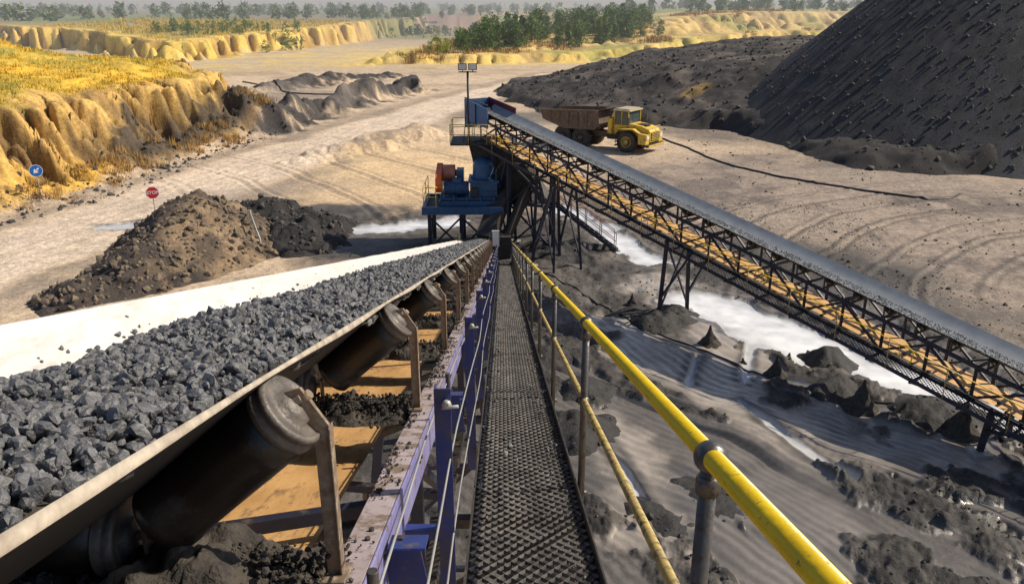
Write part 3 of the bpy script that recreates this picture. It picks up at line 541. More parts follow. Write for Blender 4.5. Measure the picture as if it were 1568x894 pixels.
for i,y in enumerate(LY):
    b.beam(W(-.232,.62,y),W(-.232,1.85,y),.065,.008,'blue',up=(0,1,0)); b.beam(W(-.262,.62,y+.03),W(-.262,1.85,y+.03),.008,.055,'blue',up=(0,1,0))
    b.beam(W(-.41,1.30,y+.05),W(-.25,1.30,y+.05),.05,.05,'blue')
    b.prism([W(-.405,1.12,y-.45),W(-.29,1.12,y-.45),W(-.25,1.4,y-.45),W(-.405,1.4,y-.45)],[W(-.405,1.12,y-.44),W(-.29,1.12,y-.44),W(-.25,1.4,y-.44),W(-.405,1.4,y-.44)],'blue')
    b.beam(W(-.33,1.115,y-.38),W(-.33,1.115,y-.50),.13,.01,'blue'); b.beam(W(-.36,1.1,y-.42),W(-.36,1.9,y-.42),.02,.02,'steel')
    b.tube(W(-.30,.80,y+1.2),W(-.30,1.75,y+1.2),.014,'post',10)
b.obj('blue_posts',lf,.002)
b=B()
for x,h in((-.205,.93),(-.20,1.28),(-.30,.84)):
    pts=[W(x+.01*math.sin(y*1.3),h+.02*math.sin((y-2.75)*math.pi/2.45)**2,y) for y in np.arange(-1.5,40,.6)]; b.path(pts,.0042,'galv',6)
for y in LY[1:]: b.lathe(W(-.215,.68,y-.01),(0,-1,.2),[(0,.012),(.02,.02),(.03,.008)],'galv',8); b.tube(W(-.235,.70,y-.02),W(-.17,.69,y-.03),.007,'galv',8)
b.obj('pull_ropes',lf)

# ================================================================ TRUSS CONVEYOR
tc=empty('truss_conveyor'); A0=np.array((-1.8,46,6.1)); U=np.array((.559,-.829)); VV=np.array((.829,.559)); SL=.155
def T(s,v,w): return (A0[0]+U[0]*s+VV[0]*v, A0[1]+U[1]*s+VV[1]*v, A0[2]-SL*s+w)
S1=37.
b=B()
for v in(.74,2.12):
    b.beam(T(0,v,0),T(S1,v,0),.12,.12,'navy'); b.beam(T(-.6,v,1.12),T(S1,v,1.12),.11,.11,'navy')
ns=int(S1/1.6)
for k in range(ns+1):
    s=k*1.6
    for v in(.74,2.12):
        b.beam(T(s,v,.06),T(s,v,1.06),.08,.08,'navy')
        if k<ns:
            b.beam(T(s+(1.6 if k%2 else 0),v,.05),T(s+(0 if k%2 else 1.6),v,1.07),.075,.075,'navy')
            if v>1: b.beam(T(s+(0 if k%2 else 1.6),v-.05,.05),T(s+(1.6 if k%2 else 0),v-.05,1.07),.06,.06,'navy')
    b.beam(T(s,.8,-.02),T(s,2.06,-.02),.08,.08,'navy'); b.beam(T(s,.8,1.1),T(s,2.06,1.1),.07,.07,'navy')
    b.beam(T(s+.8,.8,.30),T(s+.8,2.06,.30),.09,.05,'navy')
    b.beam(T(s,-.05,-.09),T(s,.68,-.09),.08,.08,'navy'); b.beam(T(s,.02,-.12),T(s,.72,-.45),.05,.05,'navy')
b.obj('truss_frame',tc)
b=B()
def rib2(prof,s0,s1,m,ds=1.):
    ss=np.arange(s0,s1+.01,ds); n=len(prof); b.add([T(s,v,w) for s in ss for v,w in prof],[(a*n+i,a*n+i+1,(a+1)*n+i+1,(a+1)*n+i) for a in range(len(ss)-1) for i in range(n-1)],m,True)
rib2([(.84,1.60),(.88,1.58),(1.16,1.40),(1.75,1.40),(2.08,1.60),(2.22,1.70)],-.8,S1,'gbelt'); rib2([(.83,1.585),(.88,1.562),(1.16,1.382),(1.75,1.382),(2.09,1.582),(2.23,1.685)],-.8,S1,'rubber')
b.obj('belt',tc); b=B(); rib2([(.82,.16),(2.04,.16)],0,S1,'otan'); b.obj('return_belt',tc)
b=B(); 
for k in range(int(S1/1.2)):
    s=k*1.2+.3
    for v0,w0,v1,w1 in((.82,1.52,1.13,1.30),(1.17,1.30,1.72,1.30),(2.16,1.54,1.76,1.30)): b.tube(T(s,v0,w0),T(s,v1,w1),.065,'roll',10)
    for v,w in((.78,1.50),(2.18,1.50)): b.beam(T(s,v,1.16),T(s,v,w),.05,.03,'steel')
    b.beam(T(s,.7,1.20),T(s,2.18,1.20),.06,.06,'steel')
    if k%3==1: b.tube(T(s,.82,.09),T(s,2.04,.09),.06,'roll',10)
b.obj('idlers',tc)
n=6200; s=rng.uniform(-.5,S1,n); v=rng.uniform(.90,1.74,n); w=np.where(v<1.16,1.40+(1.16-v)*.65,1.40)+.02+.06*np.clip(1-((v-1.36)/.4)**2,0,1)
rocks('ore_load',np.stack([A0[0]+U[0]*s+VV[0]*v,A0[1]+U[1]*s+VV[1]*v,A0[2]-SL*s+w],1),.02+.025*rng.random(n)**2,V1,M['greyore'],tc)
n=1800; s=rng.uniform(-.2,S1,n); P=np.stack([A0[0]+U[0]*s+VV[0]*.74,A0[1]+U[1]*s+VV[1]*.74,A0[2]-SL*s+1.19],1); P[:,0]+=rng.uniform(-.04,.04,n)
rocks('ore_edge_fines',P,.008+.012*rng.random(n),V1,M['greyore'],tc)
grating('truss_walkway_deck',lambda x,y,dz:(A0[0]+U[0]*y+VV[0]*x,A0[1]+U[1]*y+VV[1]*x,A0[2]-SL*y+dz-.03),0,.68,.2,S1,.09,5,.035,tc,M['grat'])
b=B(); b.beam(T(.2,-.02,0),T(S1,-.02,0),.03,.14,'navy')
for k in range(int(S1/2)+1):
    s=.3+k*2; b.tube(T(s,-.03,-.05),T(s,-.03,1.0),.016,'yellowd',8)
    if k%3==1: b.path([T(s+.4,-.03,.55),T(s+.35,-.03,.95),T(s+.6,-.03,1.08),T(s+.85,-.03,.95),T(s+.8,-.03,.5)],.02,'yellow',8)
b.tube(T(.2,-.03,1.0),T(S1,-.03,1.0),.018,'yellow',8); b.tube(T(.2,-.03,.52),T(S1,-.03,.52),.012,'yellowd',8)
b.obj('walkway_handrail',tc)
b=B()
def trestle(s,two=True):
    for v,sg in((.74,-1),(2.12,1)):
        t=T(s,v,-.08); f=T(s,v+sg*.25,0); g=gz(f[0],f[1]); b.beam(t,(f[0],f[1],g-.1),.16,.16,'navy'); b.box(f[0]-.3,f[0]+.3,f[1]-.3,f[1]+.3,g-.2,g+.07,'galv')
        t2=T(s+1.5,v,-.08); b.beam((f[0],f[1],.9),(t2[0],t2[1],t2[2]),.10,.10,'navy')
        if two: f2=T(s+1.9,v+sg*.25,0); b.beam(t2,(f2[0],f2[1],-.1),.12,.12,'navy'); b.beam((f2[0],f2[1],.3),(t[0],t[1],t[2]-.1),.07,.07,'navy')
    a=T(s,.74,-.2);c=T(s,2.3,0); b.beam(a,(c[0],c[1],.4),.07,.07,'navy'); a=T(s,2.12,-.2);c=T(s,.55,0); b.beam(a,(c[0],c[1],.4),.07,.07,'navy')
trestle(15.2,False);trestle(29.5,False);trestle(5.5);trestle(1.2); b.obj('trestles',tc)
b=B()
b.box(-2.9,.9,45.2,48.2,5.93,6.03,'steel')
for (x0,y0,x1,y1) in((-2.9,45.2,.2,45.2),(-2.9,45.2,-2.9,48.2),(-2.9,48.2,.9,48.2)):
    n=3
    for i in range(n+1): px,py=x0+(x1-x0)*i/n,y0+(y1-y0)*i/n; b.tube((px,py,6),(px,py,7.1),.022,'yellowd',8)
    for zz in(6.55,7.1): b.tube((x0,y0,zz),(x1,y1,zz),.022,'yellowd',8)
b.obj('head_platform',tc)
b=B()
b.tube(T(-.8,.88,1.19),T(-.8,2.1,1.19),.36,'rubber',20)
p=lambda s,v,w:T(s,v,w)
b.prism([p(-1.5,.60,.7),p(.9,.60,.85),p(.9,.60,1.95),p(-1.5,.60,1.95)],[p(-1.5,.66,.7),p(.9,.66,.85),p(.9,.66,1.95),p(-1.5,.66,1.95)],'pblue')
b.beam(p(-.3,.57,.8),p(-.3,.57,1.95),.06,.05,'navy'); b.beam(p(-1.5,.62,2.0),p(.9,.62,2.15),.09,.05,'steel')
b.prism([p(-1.55,.60,.3),p(-1.55,2.3,.3),p(-1.55,2.3,1.9),p(-1.55,.60,1.9)],[p(-1.48,.60,.3),p(-1.48,2.3,.3),p(-1.48,2.3,1.9),p(-1.48,.60,1.9)],'cblue')
b.prism([p(-1.5,2.25,.7),p(1.3,2.25,.9),p(1.3,2.25,2.0),p(-1.5,2.25,1.95)],[p(-1.5,2.31,.7),p(1.3,2.31,.9),p(1.3,2.31,2.0),p(-1.5,2.31,1.95)],'maroon')
b.obj('head_hood',tc,.004)
b=B()
b.add([(-1.9,46.0,5.9),(.4,46.0,5.9),(.4,47.8,5.9),(-1.9,47.8,5.9),(-1.2,45.2,3.2),(.3,45.2,3.2),(.3,46.6,3.2),(-1.2,46.6,3.2)],[(3,2,1,0),(4,5,6,7),(0,1,5,4),(1,2,6,5),(2,3,7,6),(3,0,4,7)],'steel')
b.beam((.1,45.1,3.3),(-.9,43.0,1.1),1.0,.7,'steel'); b.obj('discharge_chute',tc)
fl=empty('flood_light_mast'); b=B(); mx,my=-1.85,45.35
b.tube((mx,my,6.03),(mx,my,10.0),.06,'navy',12); b.tube((mx-.5,my,9.95),(mx+.5,my,9.95),.03,'steel',8); b.tube((mx-.3,my-.02,6.1),(mx-.02,my,8.6),.025,'steel',6)
for dx in(-.28,.28):
    b.add([(mx+dx-.24,my-.10,10.05),(mx+dx+.24,my-.10,10.05),(mx+dx+.24,my-.22,10.42),(mx+dx-.24,my-.22,10.42),(mx+dx-.16,my+.12,10.08),(mx+dx+.16,my+.12,10.08),(mx+dx+.16,my+.04,10.38),(mx+dx-.16,my+.04,10.38)],B.BF,'navy')
    b.add([(mx+dx-.20,my-.122,10.09),(mx+dx+.20,my-.122,10.09),(mx+dx+.20,my-.23,10.39),(mx+dx-.20,my-.23,10.39)],[(0,1,2,3)],'lamp')
    b.beam((mx+dx,my,9.97),(mx+dx,my,10.1),.05,.05,'navy')
b.obj('mast_and_lamps',fl)

# ================================================================ CRUSHER
cr=empty('rock_crusher'); b=B()
for x in(-4.1,-2.3,-.5):
    for y in(44.0,47.0): b.beam((x,y,-.2),(x,y,2.3),.22,.22,'navy')
    b.beam((x+.01,44.1,.4),(x+.01,46.9,2.0),.1,.1,'navy')
for x in(-4.1,-2.3): b.beam((x,43.98,.3),(x+1.8,43.98,2.1),.1,.1,'navy'); b.beam((x,44.03,2.1),(x+1.8,44.03,.3),.1,.1,'navy')
b.box(-4.5,.1,43.7,43.95,2.3,2.72,'cblue'); b.box(-4.5,.1,47.05,47.3,2.3,2.72,'cblue'); b.box(-4.5,-4.28,43.95,47.05,2.3,2.72,'cblue'); b.box(-.1,.12,43.96,47.04,2.31,2.71,'cblue'); b.box(-4.28,-.1,43.95,47.05,2.5,2.56,'steel')
b.obj('support_frame',cr)
b=B()
b.box(-3.6,-.2,44.3,44.6,2.57,2.95,'cblue'); b.box(-3.6,-.2,45.9,46.2,2.57,2.95,'cblue')
for i in range(5): b.box(-3.5+i*.75,-3.42+i*.75,44.2,46.3,2.96,3.25,'cblue')
b.box(-3.5,-.3,44.35,46.15,3.0,3.12,'cblue')
b.tube((-3.3,45.0,3.55),(-1.9,45.0,3.55),.40,'cblue',20)
for i in range(10): b.lathe((-3.2+i*.13,45,3.55),(1,0,0),[(0,.40),(0,.44),(.04,.44),(.04,.40)],'cblue',20)
b.box(-2.8,-2.3,44.75,45.2,3.9,4.15,'cblue')
b.box(-1.8,-.25,44.5,46.3,3.12,3.95,'cblue'); b.box(-1.9,-.15,44.42,46.38,3.95,4.08,'cblue')
b.lathe((-1.05,45.5,4.08),(0,0,1),[(0,.72),(.1,.72),(.1,.62),(.75,.60),(1.0,.48),(1.12,.2),(1.15,0.001)],'cblue',26)
for i in range(8): b.lathe((-1.7+.19*i,44.44,3.5),(0,-1,0),[(0,.035),(.05,.035)],'steel',6)
b.box(-1.7,-1.35,44.3,44.49,3.2,3.7,'steel'); b.tube((-.3,44.6,3.0),(-.3,44.6,4.6),.06,'steel',8)
b.obj('crusher_body',cr,.012)
b=B()
def stad(x0,x1,m,r=.62):
    pr=[]
    for a in np.linspace(-math.pi/2,math.pi/2,9): pr.append((46.2+r*math.cos(a),4.1+r*math.sin(a)))
    for a in np.linspace(math.pi/2,3*math.pi/2,9): pr.append((44.9+r*.85*math.cos(a),3.9+r*.85*math.sin(a)))
    b.prism([(x0,y,z) for y,z in pr],[(x1,y,z) for y,z in pr],m)
stad(-3.75,-3.42,'orange',.68)
b.tube((-3.40,45.9,4.25),(-2.7,45.9,4.25),.48,'pink',26); b.tube((-2.69,45.9,4.25),(-2.6,45.9,4.25),.2,'orange',16); b.box(-2.6,-2.2,45.4,46.3,3.13,4.5,'cblue')
b.obj('drive_guard',cr,.01)
b=B()
for (x,y) in((-4.4,43.8),(-4.4,45.4),(-4.4,47.1),(-3.7,43.8)): b.tube((x,y,2.7),(x,y,3.85),.025,'yellow',8)
for z_ in(3.3,3.85): b.path([(-3.6,43.8,z_),(-4.4,43.8,z_),(-4.4,47.1,z_)],.025,'yellow',8)
b.obj('deck_rail',cr)
b=B()
for x,y in((.45,44.6),(2.9,43.6),(.45,47.9),(3.0,47.6)):
    zt=5.9 if x<1 else 5.3; b.beam((x,y,-.2),(x,y,zt),.2,.2,'navy')
for za,zb in((.3,2.7),(2.8,5.1)):
    b.beam((.45,44.62,za),(2.9,43.62,zb),.1,.1,'navy'); b.beam((.45,44.54,zb),(2.9,43.54,za),.1,.1,'navy'); b.beam((2.92,43.6,za),(3.02,47.6,zb),.1,.1,'navy')
for zz in(2.75,5.2): b.beam((.45,44.6,zz),(2.9,43.6,zz),.14,.14,'navy'); b.beam((.45,47.9,zz),(3,47.6,zz),.14,.14,'navy'); b.beam((2.9,43.6,zz),(3,47.6,zz),.14,.14,'navy')
b.box(.1,3.1,44.7,47.6,2.68,2.74,'steel'); b.beam((-.2,43.2,.2),(1.5,44.4,3.6),.35,.5,'steel'); b.box(-.3,.5,42.6,44.2,.1,1.3,'steel'); b.box(-.42,-.1,42.9,43.1,.9,1.5,'maroon')
b.box(.2,1.6,44.9,46.6,2.75,4.9,'steel'); b.beam((1.2,45.0,5.0),(2.6,44.2,2.9),.7,.5,'steel')
b.obj('transfer_tower',cr)
b=B()
for dy in(0,.75):
    b.beam((3.1,44.2+dy,2.7),(6.6,44.2+dy,.0),.06,.22,'navy')
    for z_ in(.55,1.05): b.tube((3.1,44.2+dy,2.7+z_),(6.6,44.2+dy,z_),.022,'maroon',8)
    for i in range(5): x=3.1+3.5*i/4; zz=2.7-2.7*i/4; b.tube((x,44.2+dy,zz),(x,44.2+dy,zz+1.05),.022,'maroon',8)
for i in range(12): x=3.25+3.2*i/11; zz=2.55-2.45*i/11; b.box(x-.12,x+.12,44.24,44.91,zz,zz+.03,'steel')
b.obj('access_stairs',cr)
cb=empty('control_box'); b=B(); bx,by=.0,36.5; zz=H-1.7-K*by
b.tube((bx-.30,by,zz-.3),(bx-.30,by,zz+1.0),.03,'galv',8); b.box(bx-.48,bx-.12,by-.1,by+.12,zz+1.0,zz+1.75,'galv'); b.box(bx-.44,bx-.16,by-.115,by-.1,zz+1.05,zz+1.7,'white'); b.box(bx-.7,bx-.5,by,by+.2,zz+.2,zz+.9,'maroon'); b.obj('box_and_post',cb)

# ================================================================ DUMP TRUCK
tr_=empty('dump_truck'); hx,hy=.80,-.60; ox,oy=10.3,79.9
def TX(x,y,z,S=1.06): x,y,z=x*S,y*S,z*S; return (ox+hx*x-hy*y*1.0, oy+hy*x+hx*y, z+.0)
b=B(TX)
side=[(-5.9,2.35),(-6.2,3.15),(-1.5,3.35),(.15,3.5),(.35,2.2),(-.2,1.75),(-3.6,1.65)]
for y0,y1 in((-1.7,-1.58),(1.58,1.7)): b.prism([(x,y0,z) for x,z in side],[(x,y1,z) for x,z in side],'bed')
b.prism([(-5.9,-1.58,2.33),(-3.6,-1.58,1.64),(-.2,-1.58,1.74),(-.2,-1.58,1.9),(-3.6,-1.58,1.8),(-5.9,-1.58,2.5)],[(x,1.58,z) for x,z in((-5.9,2.33),(-3.6,1.64),(-.2,1.74),(-.2,1.9),(-3.6,1.8),(-5.9,2.5))],'bed')
b.prism([(.15,-1.58,1.8),(.35,-1.58,2.2),(.17,-1.58,3.48),(.05,-1.58,3.48),(.2,-1.58,2.2)],[(x,1.58,z) for x,z in((.15,1.8),(.35,2.2),(.17,3.48),(.05,3.48),(.2,2.2))],'bed')
b.prism([(.0,-1.6,3.5),(.95,-1.5,3.72),(.95,-1.5,3.8),(.0,-1.6,3.58)],[(.0,1.6,3.5),(.95,1.5,3.72),(.95,1.5,3.8),(.0,1.6,3.58)],'bed')
for x in(-5,-4,-3,-2,-1): b.prism([(x-.06,-1.78,1.95+max(0,(-3.4-x))*.33),(x+.06,-1.78,1.95+max(0,(-3.4-x))*.33),(x+.06,-1.78,3.2),(x-.06,-1.78,3.2)],[(x-.06,-1.705,1.95+max(0,(-3.4-x))*.33),(x+.06,-1.705,1.95+max(0,(-3.4-x))*.33),(x+.06,-1.705,3.2),(x-.06,-1.705,3.2)],'bed')
b.prism([(-6.2,-1.8,3.12),(.15,-1.8,3.44),(.15,-1.8,3.56),(-6.2,-1.8,3.24)],[(-6.2,-1.56,3.12),(.15,-1.56,3.44),(.15,-1.56,3.56),(-6.2,-1.56,3.24)],'bed')
b.prism([(-6.2,1.56,3.12),(.15,1.56,3.44),(.15,1.56,3.56),(-6.2,1.56,3.24)],[(-6.2,1.8,3.12),(.15,1.8,3.44),(.15,1.8,3.56),(-6.2,1.8,3.24)],'bed')
b.box(-4.6,1.6,-.45,.45,1.0,1.55,'bed'); b.box(.6,1.9,-.6,.6,.9,1.7,'steel')
b.obj('tipper_body',tr_)
b=B(TX)
for x in(-3.75,-1.75,3.05):
    for sg in(-1,1):
        y=sg*1.25; R=.93
        b.lathe((x,y-sg*.33,R-.02),(0,sg,0),[(0,.55),(0,.84),(.06,R),(.58,R),(.66,.86),(.66,.58),(.60,.52)],'tyre',30)
        b.lathe((x,y+sg*.27,R-.02),(0,sg,0),[(0,.52),(.02,.50),(-.12,.30),(-.05,.22),(.12,.20),(.14,.001)],'bed' if x<0 else 'truck',20)
        for i in range(24):
            a=2*math.pi*i/24; c,s_=math.cos(a),math.sin(a); b.beam((x+c*(R+.01),y-.26,R-.02+s_*(R+.01)),(x+c*(R+.01),y+.26,R-.02+s_*(R+.01)),.10,.05,'tyre',up=(c,0,s_))
    b.tube((x,-1.2,.9),(x,1.2,.9),.18,'steel',10)
b.obj('wheels',tr_)
b=B(TX)
b.box(1.45,3.0,-1.0,1.35,1.45,2.35,'truck')
for x in(1.5,2.25,2.95):
    for y in(-.96,1.31): b.beam((x,y,2.35),(x-.03*(x>2.5),y,3.55),.09,.09,'truck')
b.box(1.53,2.91,-.93,1.28,2.36,3.5,'glass'); b.box(1.35,3.12,-1.08,1.43,3.55,3.68,'cabw'); b.box(1.5,2.9,-.9,1.25,3.685,3.76,'cabw')
b.box(1.0,1.4,-1.3,1.3,1.5,2.9,'truck'); b.tube((1.2,-1.2,2.9),(1.2,-1.2,3.7),.09,'steel',8)
b.obj('cab',tr_,.02)
b=B(TX)
hood2=[(3.02,1.5),(3.02,2.5),(4.3,2.36),(5.0,2.1),(5.18,1.9),(5.18,1.0),(3.02,1.0)]
b.prism([(x,-.95,z) for x,z in hood2],[(x,.95,z) for x,z in hood2],'truck')
for y0,y1 in((-1.65,-.96),(.96,1.65)):
    for a,c in(((2.0,1.5),(2.25,2.03)),((2.25,1.98),(3.75,2.06)),((3.75,2.06),(4.35,1.75)),((4.35,1.72),(5.15,1.62))): b.prism([(a[0],y0,a[1]),(c[0],y0,c[1]),(c[0],y0,c[1]+.09),(a[0],y0,a[1]+.09)],[(a[0],y1,a[1]),(c[0],y1,c[1]),(c[0],y1,c[1]+.09),(a[0],y1,a[1]+.09)],'truck')
    b.box(4.35,5.12,y0,y1,.85,1.71,'truck'); ym=(y0+y1)/2; b.box(5.13,5.17,ym-.24,ym+.24,1.3,1.6,'lamp')
b.box(5.19,5.23,-.8,.8,1.1,1.85,'steel')
for i in range(5): b.box(5.235,5.26,-.78,.78,1.17+i*.14,1.22+i*.14,'truck')
b.box(4.7,5.35,-1.6,1.6,.62,.84,'steel'); b.box(5.36,5.4,-1.5,1.5,.66,.80,'truck')
b.box(3.5,4.6,-.5,.5,2.4,2.46,'steel')
for y in(-1.75,1.75): b.tube((3.1,y*.7,2.9),(3.4,y,2.95),.02,'steel',6); b.box(3.35,3.42,y-.14,y+.14,2.55,3.15,'steel')
for y in(-1.2,1.2): b.tube((5.1,y*.9,1.7),(5.1,y*.9,2.35),.02,'yellow',6)
b.tube((5.1,-1.08,2.35),(5.1,1.08,2.35),.02,'yellow',6)
for i in range(4): b.box(1.9+.0*i,2.35,-1.7,-1.1,.55+i*.34,.60+i*.34,'steel')
for y in(-1.68,-1.1): b.beam((2.1,y,.5),(2.1,y,1.7),.04,.04,'steel')
b.obj('bonnet_and_fenders',tr_,.015)

# ================================================================ SIGNS
def frame_to(x,y,zc):
    d=nrm(np.array((-x,-y))); r=np.array((-d[1],d[0]))
    r=-r if np.dot(r,(1,0))<0 else r
    return lambda a,bz,o: (x+r[0]*a+d[0]*o, y+r[1]*a+d[1]*o, zc+bz), math.atan2(r[1],r[0])
sg=empty('stop_sign'); x,y=-22.9,51.6; g=gz(x,y); f,ang=frame_to(x,y,g+1.95); b=B()
b.tube((x,y,g-.2),(x,y,g+2.2),.035,'galv',10)
oc=lambda r:[(r*math.cos(math.pi/8+i*math.pi/4),r*math.sin(math.pi/8+i*math.pi/4)) for i in range(8)]
b.prism([f(p[0],p[1],.045) for p in oc(.43)],[f(p[0],p[1],.060) for p in oc(.43)],'white'); b.prism([f(p[0],p[1],.0605) for p in oc(.395)],[f(p[0],p[1],.064) for p in oc(.395)],'red'); b.obj('octagon_plate',sg)
cu=bpy.data.curves.new('lettering','FONT'); cu.body='STOP'; cu.size=.30; cu.align_x='CENTER'; cu.align_y='CENTER'; cu.extrude=.002; cu.offset=.006; cu.materials.append(M['white'])
to=bpy.data.objects.new('lettering',cu); scene.collection.objects.link(to); to.location=f(0,0,.069); to.rotation_euler=(math.pi/2,0,ang); to.parent=sg
sg=empty('keep_left_sign'); x,y=-32.4,55.4; g=gz(x,y); f,ang=frame_to(x,y,g+2.0); b=B()
b.tube((x,y,g-.2),(x,y,g+2.25),.035,'galv',10)
ci=lambda r:[(r*math.cos(i*math.pi/16),r*math.sin(i*math.pi/16)) for i in range(32)]
b.prism([f(p[0],p[1],.045) for p in ci(.42)],[f(p[0],p[1],.058) for p in ci(.42)],'white'); b.prism([f(p[0],p[1],.0585) for p in ci(.39)],[f(p[0],p[1],.063) for p in ci(.39)],'sblue')
ar=[(-.045,.26),(.045,.26),(.045,-.02),(.15,.08),(.15,-.04),(0,-.24),(-.15,-.04),(-.15,.08),(-.045,-.02)]; a=-math.radians(45); ar=[(p[0]*math.cos(a)-p[1]*math.sin(a),p[0]*math.sin(a)+p[1]*math.cos(a)) for p in ar]
b.prism([f(p[0],p[1],.0635) for p in ar],[f(p[0],p[1],.067) for p in ar],'white'); b.obj('disc_plate',sg)

# ================================================================ HOSES
def hose(name,pts,r,seg=8):
    P=[]; n=len(pts)
    for i in range(n-1):
        p0=pts[max(i-1,0)];p1=pts[i];p2=pts[i+1];p3=pts[min(i+2,n-1)]
        for t in np.linspace(0,1,14,endpoint=False):
            P.append([.5*((2*p1[k])+(-p0[k]+p2[k])*t+(2*p0[k]-5*p1[k]+4*p2[k]-p3[k])*t*t+(-p0[k]+3*p1[k]-3*p2[k]+p3[k])*t**3) for k in(0,1)])
    P.append(list(pts[-1])); P=np.array(P); P[:,0]+=.25*fbm(P[:,1]/2.5,P[:,0]*0,3,141); z=terrain(P[:,0],P[:,1])+r*.7; b=B(); b.path([(a,c,d) for (a,c),d in zip(P,z)],r,'hose',seg); b.obj(name)
hose('water_hose',[(15.5,88),(17,84.5),(18.6,78),(19.9,71),(23,64.8),(26.8,60.5),(30.2,57.4),(32.5,57),(34.5,58.6)],.085)
hose('water_hose',[(2.2,40),(4.2,36.3),(6.4,32.3),(8.6,29.6),(10.6,27),(13.4,25.4),(16.4,23.9),(19,22)],.035)
hose('water_hose',[(-47,150),(-40,141),(-34,131),(-27,128),(-20,131)],.12)
b=B(); b.path([(-13.6,43.5,.1),(-13.8,43.9,.9),(-14.2,44.4,1.7),(-14.6,45.2,2.1),(-14.9,46.2,2.0)],.05,'galv',8); b.obj('vent_pipe')

# ================================================================ VEGETATION
def tree_mass(name,spots,nleaf,lsz,mat_,conif=.5,limbs=True):
    V=[]; bt=B()
    for (x,y,h) in spots:
        g=gz(x,y); cn=random.random()<conif; rw=h*(.30 if cn else .46)
        bt.tube((x,y,g-.2),(x+.03*h,y,g+h*.7),.02*h,'bark',6,.008*h)
        for k in range(3): a=random.uniform(0,6.28); q=random.uniform(.3,.6); bt.tube((x,y,g+h*q),(x+math.cos(a)*rw*.6,y+math.sin(a)*rw*.6,g+h*(q+.15)),.010*h,'bark',4,.004*h)
        ncl=18; cl=[]
        for k in range(ncl):
            t=random.random()**.9; a=random.uniform(0,6.28); rr=rw*((1-t)*.95+.08 if cn else math.sin(math.pi*(.22+.72*t)))*random.uniform(.25,.9)
            cl.append((x+math.cos(a)*rr,y+math.sin(a)*rr,g+h*(.06+.86*t),rw*random.uniform(.26,.42)*(1-.45*t if cn else 1)))
        c=np.array(cl)[rng.integers(0,ncl,nleaf)]; p=c[:,:3]+rng.normal(0,.55,(nleaf,3))*c[:,3:4]*np.array((1,1,.8))
        o=rng.normal(size=(nleaf,3,3))*lsz*h/8; V.append((p[:,None,:]+o).reshape(-1,3))
    V=np.concatenate(V); e=empty(name); mesh_np('foliage',V,np.arange(len(V)).reshape(-1,3),M[mat_],e); bt.obj('trunks',e)
sp=[]
for _ in range(165):
    t=random.random(); x=-12+t*62; y=208+t*38+random.uniform(-3,42)+max(0,x-10)*.3; sp.append((x,y,random.uniform(4.0,8.0)*(1 if x<40 else .8)))
tree_mass('pine_grove',sp,600,.26,'leaf',.4)
tree_mass('yellow_shrub',[(-15.5,203,4.2),(-13.6,205,3.6),(-17.5,206,3.0)],600,.3,'leafy',0)
tree_mass('shrub_row',[(random.uniform(-104,-60),random.uniform(240,268),random.uniform(2.0,4.2)) for _ in range(50)]+[(random.uniform(-60,-20),random.uniform(345,420),random.uniform(2,4.5)) for _ in range(40)],260,.35,'leaf',.1)
tree_mass('distant_tree_belt',[(lambda a,r:(math.sin(a)*r,math.cos(a)*r,random.uniform(3,6.5)))(random.uniform(-.62,.66),random.choice((380,430,520,600,720,850,1100,1400))*random.uniform(.93,1.07)) for _ in range(800)],110,.9,'leafh',.1)
def tufts(name,X,Y,hmin,hmax,nb,m,wd=.06,spread=.3):
    g=terrain(X,Y); n=len(X); hh=rng.uniform(hmin,hmax,n); X=np.repeat(X,nb);Y=np.repeat(Y,nb);g=np.repeat(g,nb);hh=np.repeat(hh,nb)*rng.uniform(.5,1.1,n*nb)
    N=n*nb; bx=X+rng.normal(0,spread*.4,N); by=Y+rng.normal(0,spread*.4,N); a=rng.uniform(0,6.28,N); c,s_=np.cos(a)*wd*hh,np.sin(a)*wd*hh; lx=rng.normal(0,.3,N)*hh; ly=rng.normal(0,.3,N)*hh
    V=np.stack([np.stack([bx-c,by-s_,g-.03],1),np.stack([bx+c,by+s_,g-.03],1),np.stack([bx+lx,by+ly,g+hh],1)],1).reshape(-1,3); mesh_np(name,V,np.arange(3*N).reshape(-1,3),M[m])
n=30000; X=rng.uniform(-100,-30,n);Y=rng.uniform(48,130,n); d=polysd(X,Y,HILL); k=(d>7.5)&(vnoise(X/3,Y/3,130)>-.2); tufts('hill_grass',X[k],Y[k],.10,.42,6,'grass',.16,.6)
n=800; X=rng.uniform(-37,-26,n);Y=rng.uniform(54,95,n); d=polysd(X,Y,HILL); k=(d>-1)&(d<2.5)&(vnoise(X/4,Y/4,131)>.1); tufts('dry_shrubs',X[k],Y[k],.3,.8,40,'bush',.05,.7)
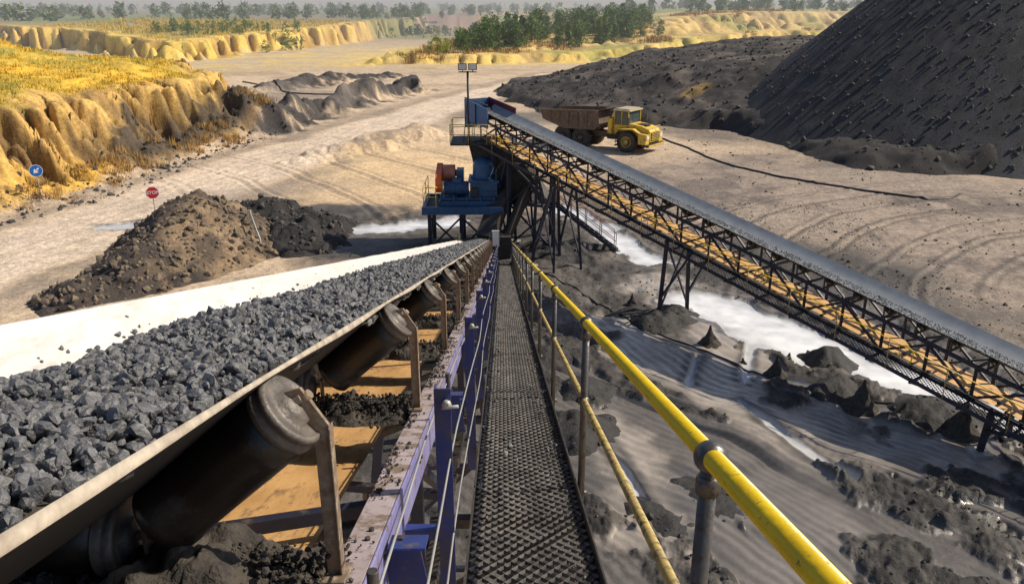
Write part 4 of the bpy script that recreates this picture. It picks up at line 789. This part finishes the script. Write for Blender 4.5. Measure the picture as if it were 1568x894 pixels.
n=2600; X=rng.uniform(-35,110,n);Y=rng.uniform(190,330,n); d=polysd(X,Y,EMB); k=(d>3)&(vnoise(X/14,Y/14,132)>.0); tufts('embankment_scrub',X[k],Y[k],.4,1.3,26,'bush',.14,1.8)
n=1400; X=rng.uniform(-150,-50,n);Y=rng.uniform(205,340,n); d=polysd(X,Y,PLATL); k=(d>9); tufts('plateau_scrub',X[k],Y[k],.4,1.1,16,'grass',.16,1.8)

# ================================================================ HAZE (real air volume over the distant land)
b=B(); b.box(-1500,1500,175,3500,-5,70,'hose'); hz=b.obj('haze'); hz.data.materials.clear()
hm_=bpy.data.materials.new('haze_air'); hm_.use_nodes=True; nt=hm_.node_tree; nt.nodes.remove(nt.nodes['Principled BSDF']); vs_=nt.nodes.new('ShaderNodeVolumeScatter'); vs_.inputs['Color'].default_value=(.93,.95,1,1); vs_.inputs['Density'].default_value=.0016; nt.links.new(vs_.outputs[0],nt.nodes['Material Output'].inputs['Volume']); hz.data.materials.append(hm_)

# ================================================================ LIGHT, SKY, CAMERA
S=Vector((.73,.13,.66)).normalized(); el=math.asin(S.z); azm=math.atan2(S.x,S.y)
w=bpy.data.worlds.new('World'); scene.world=w; w.use_nodes=True; nt=w.node_tree; bg=nt.nodes['Background']
sk=nt.nodes.new('ShaderNodeTexSky'); sk.sky_type='NISHITA'; sk.sun_disc=False; sk.sun_elevation=el; sk.sun_rotation=azm; sk.dust_density=4.; sk.air_density=.9; sk.altitude=1500
nt.links.new(sk.outputs[0],bg.inputs[0]); bg.inputs[1].default_value=.12
sun=bpy.data.lights.new('sun','SUN'); sun.energy=5.; sun.angle=math.radians(.5); sun.color=(1,.89,.72); so=bpy.data.objects.new('sun',sun); scene.collection.objects.link(so); so.rotation_euler=S.to_track_quat('Z','Y').to_euler()
cam=bpy.data.cameras.new('camera'); cam.lens=28; cam.sensor_width=36; cam.clip_start=.05; cam.clip_end=20000
co=bpy.data.objects.new('camera',cam); scene.collection.objects.link(co); co.location=(0,0,H); co.rotation_euler=(math.radians(90-19.9),0,math.radians(-.75)); scene.camera=co
scene.view_settings.view_transform='Standard'; scene.view_settings.look='None'; scene.view_settings.exposure=0
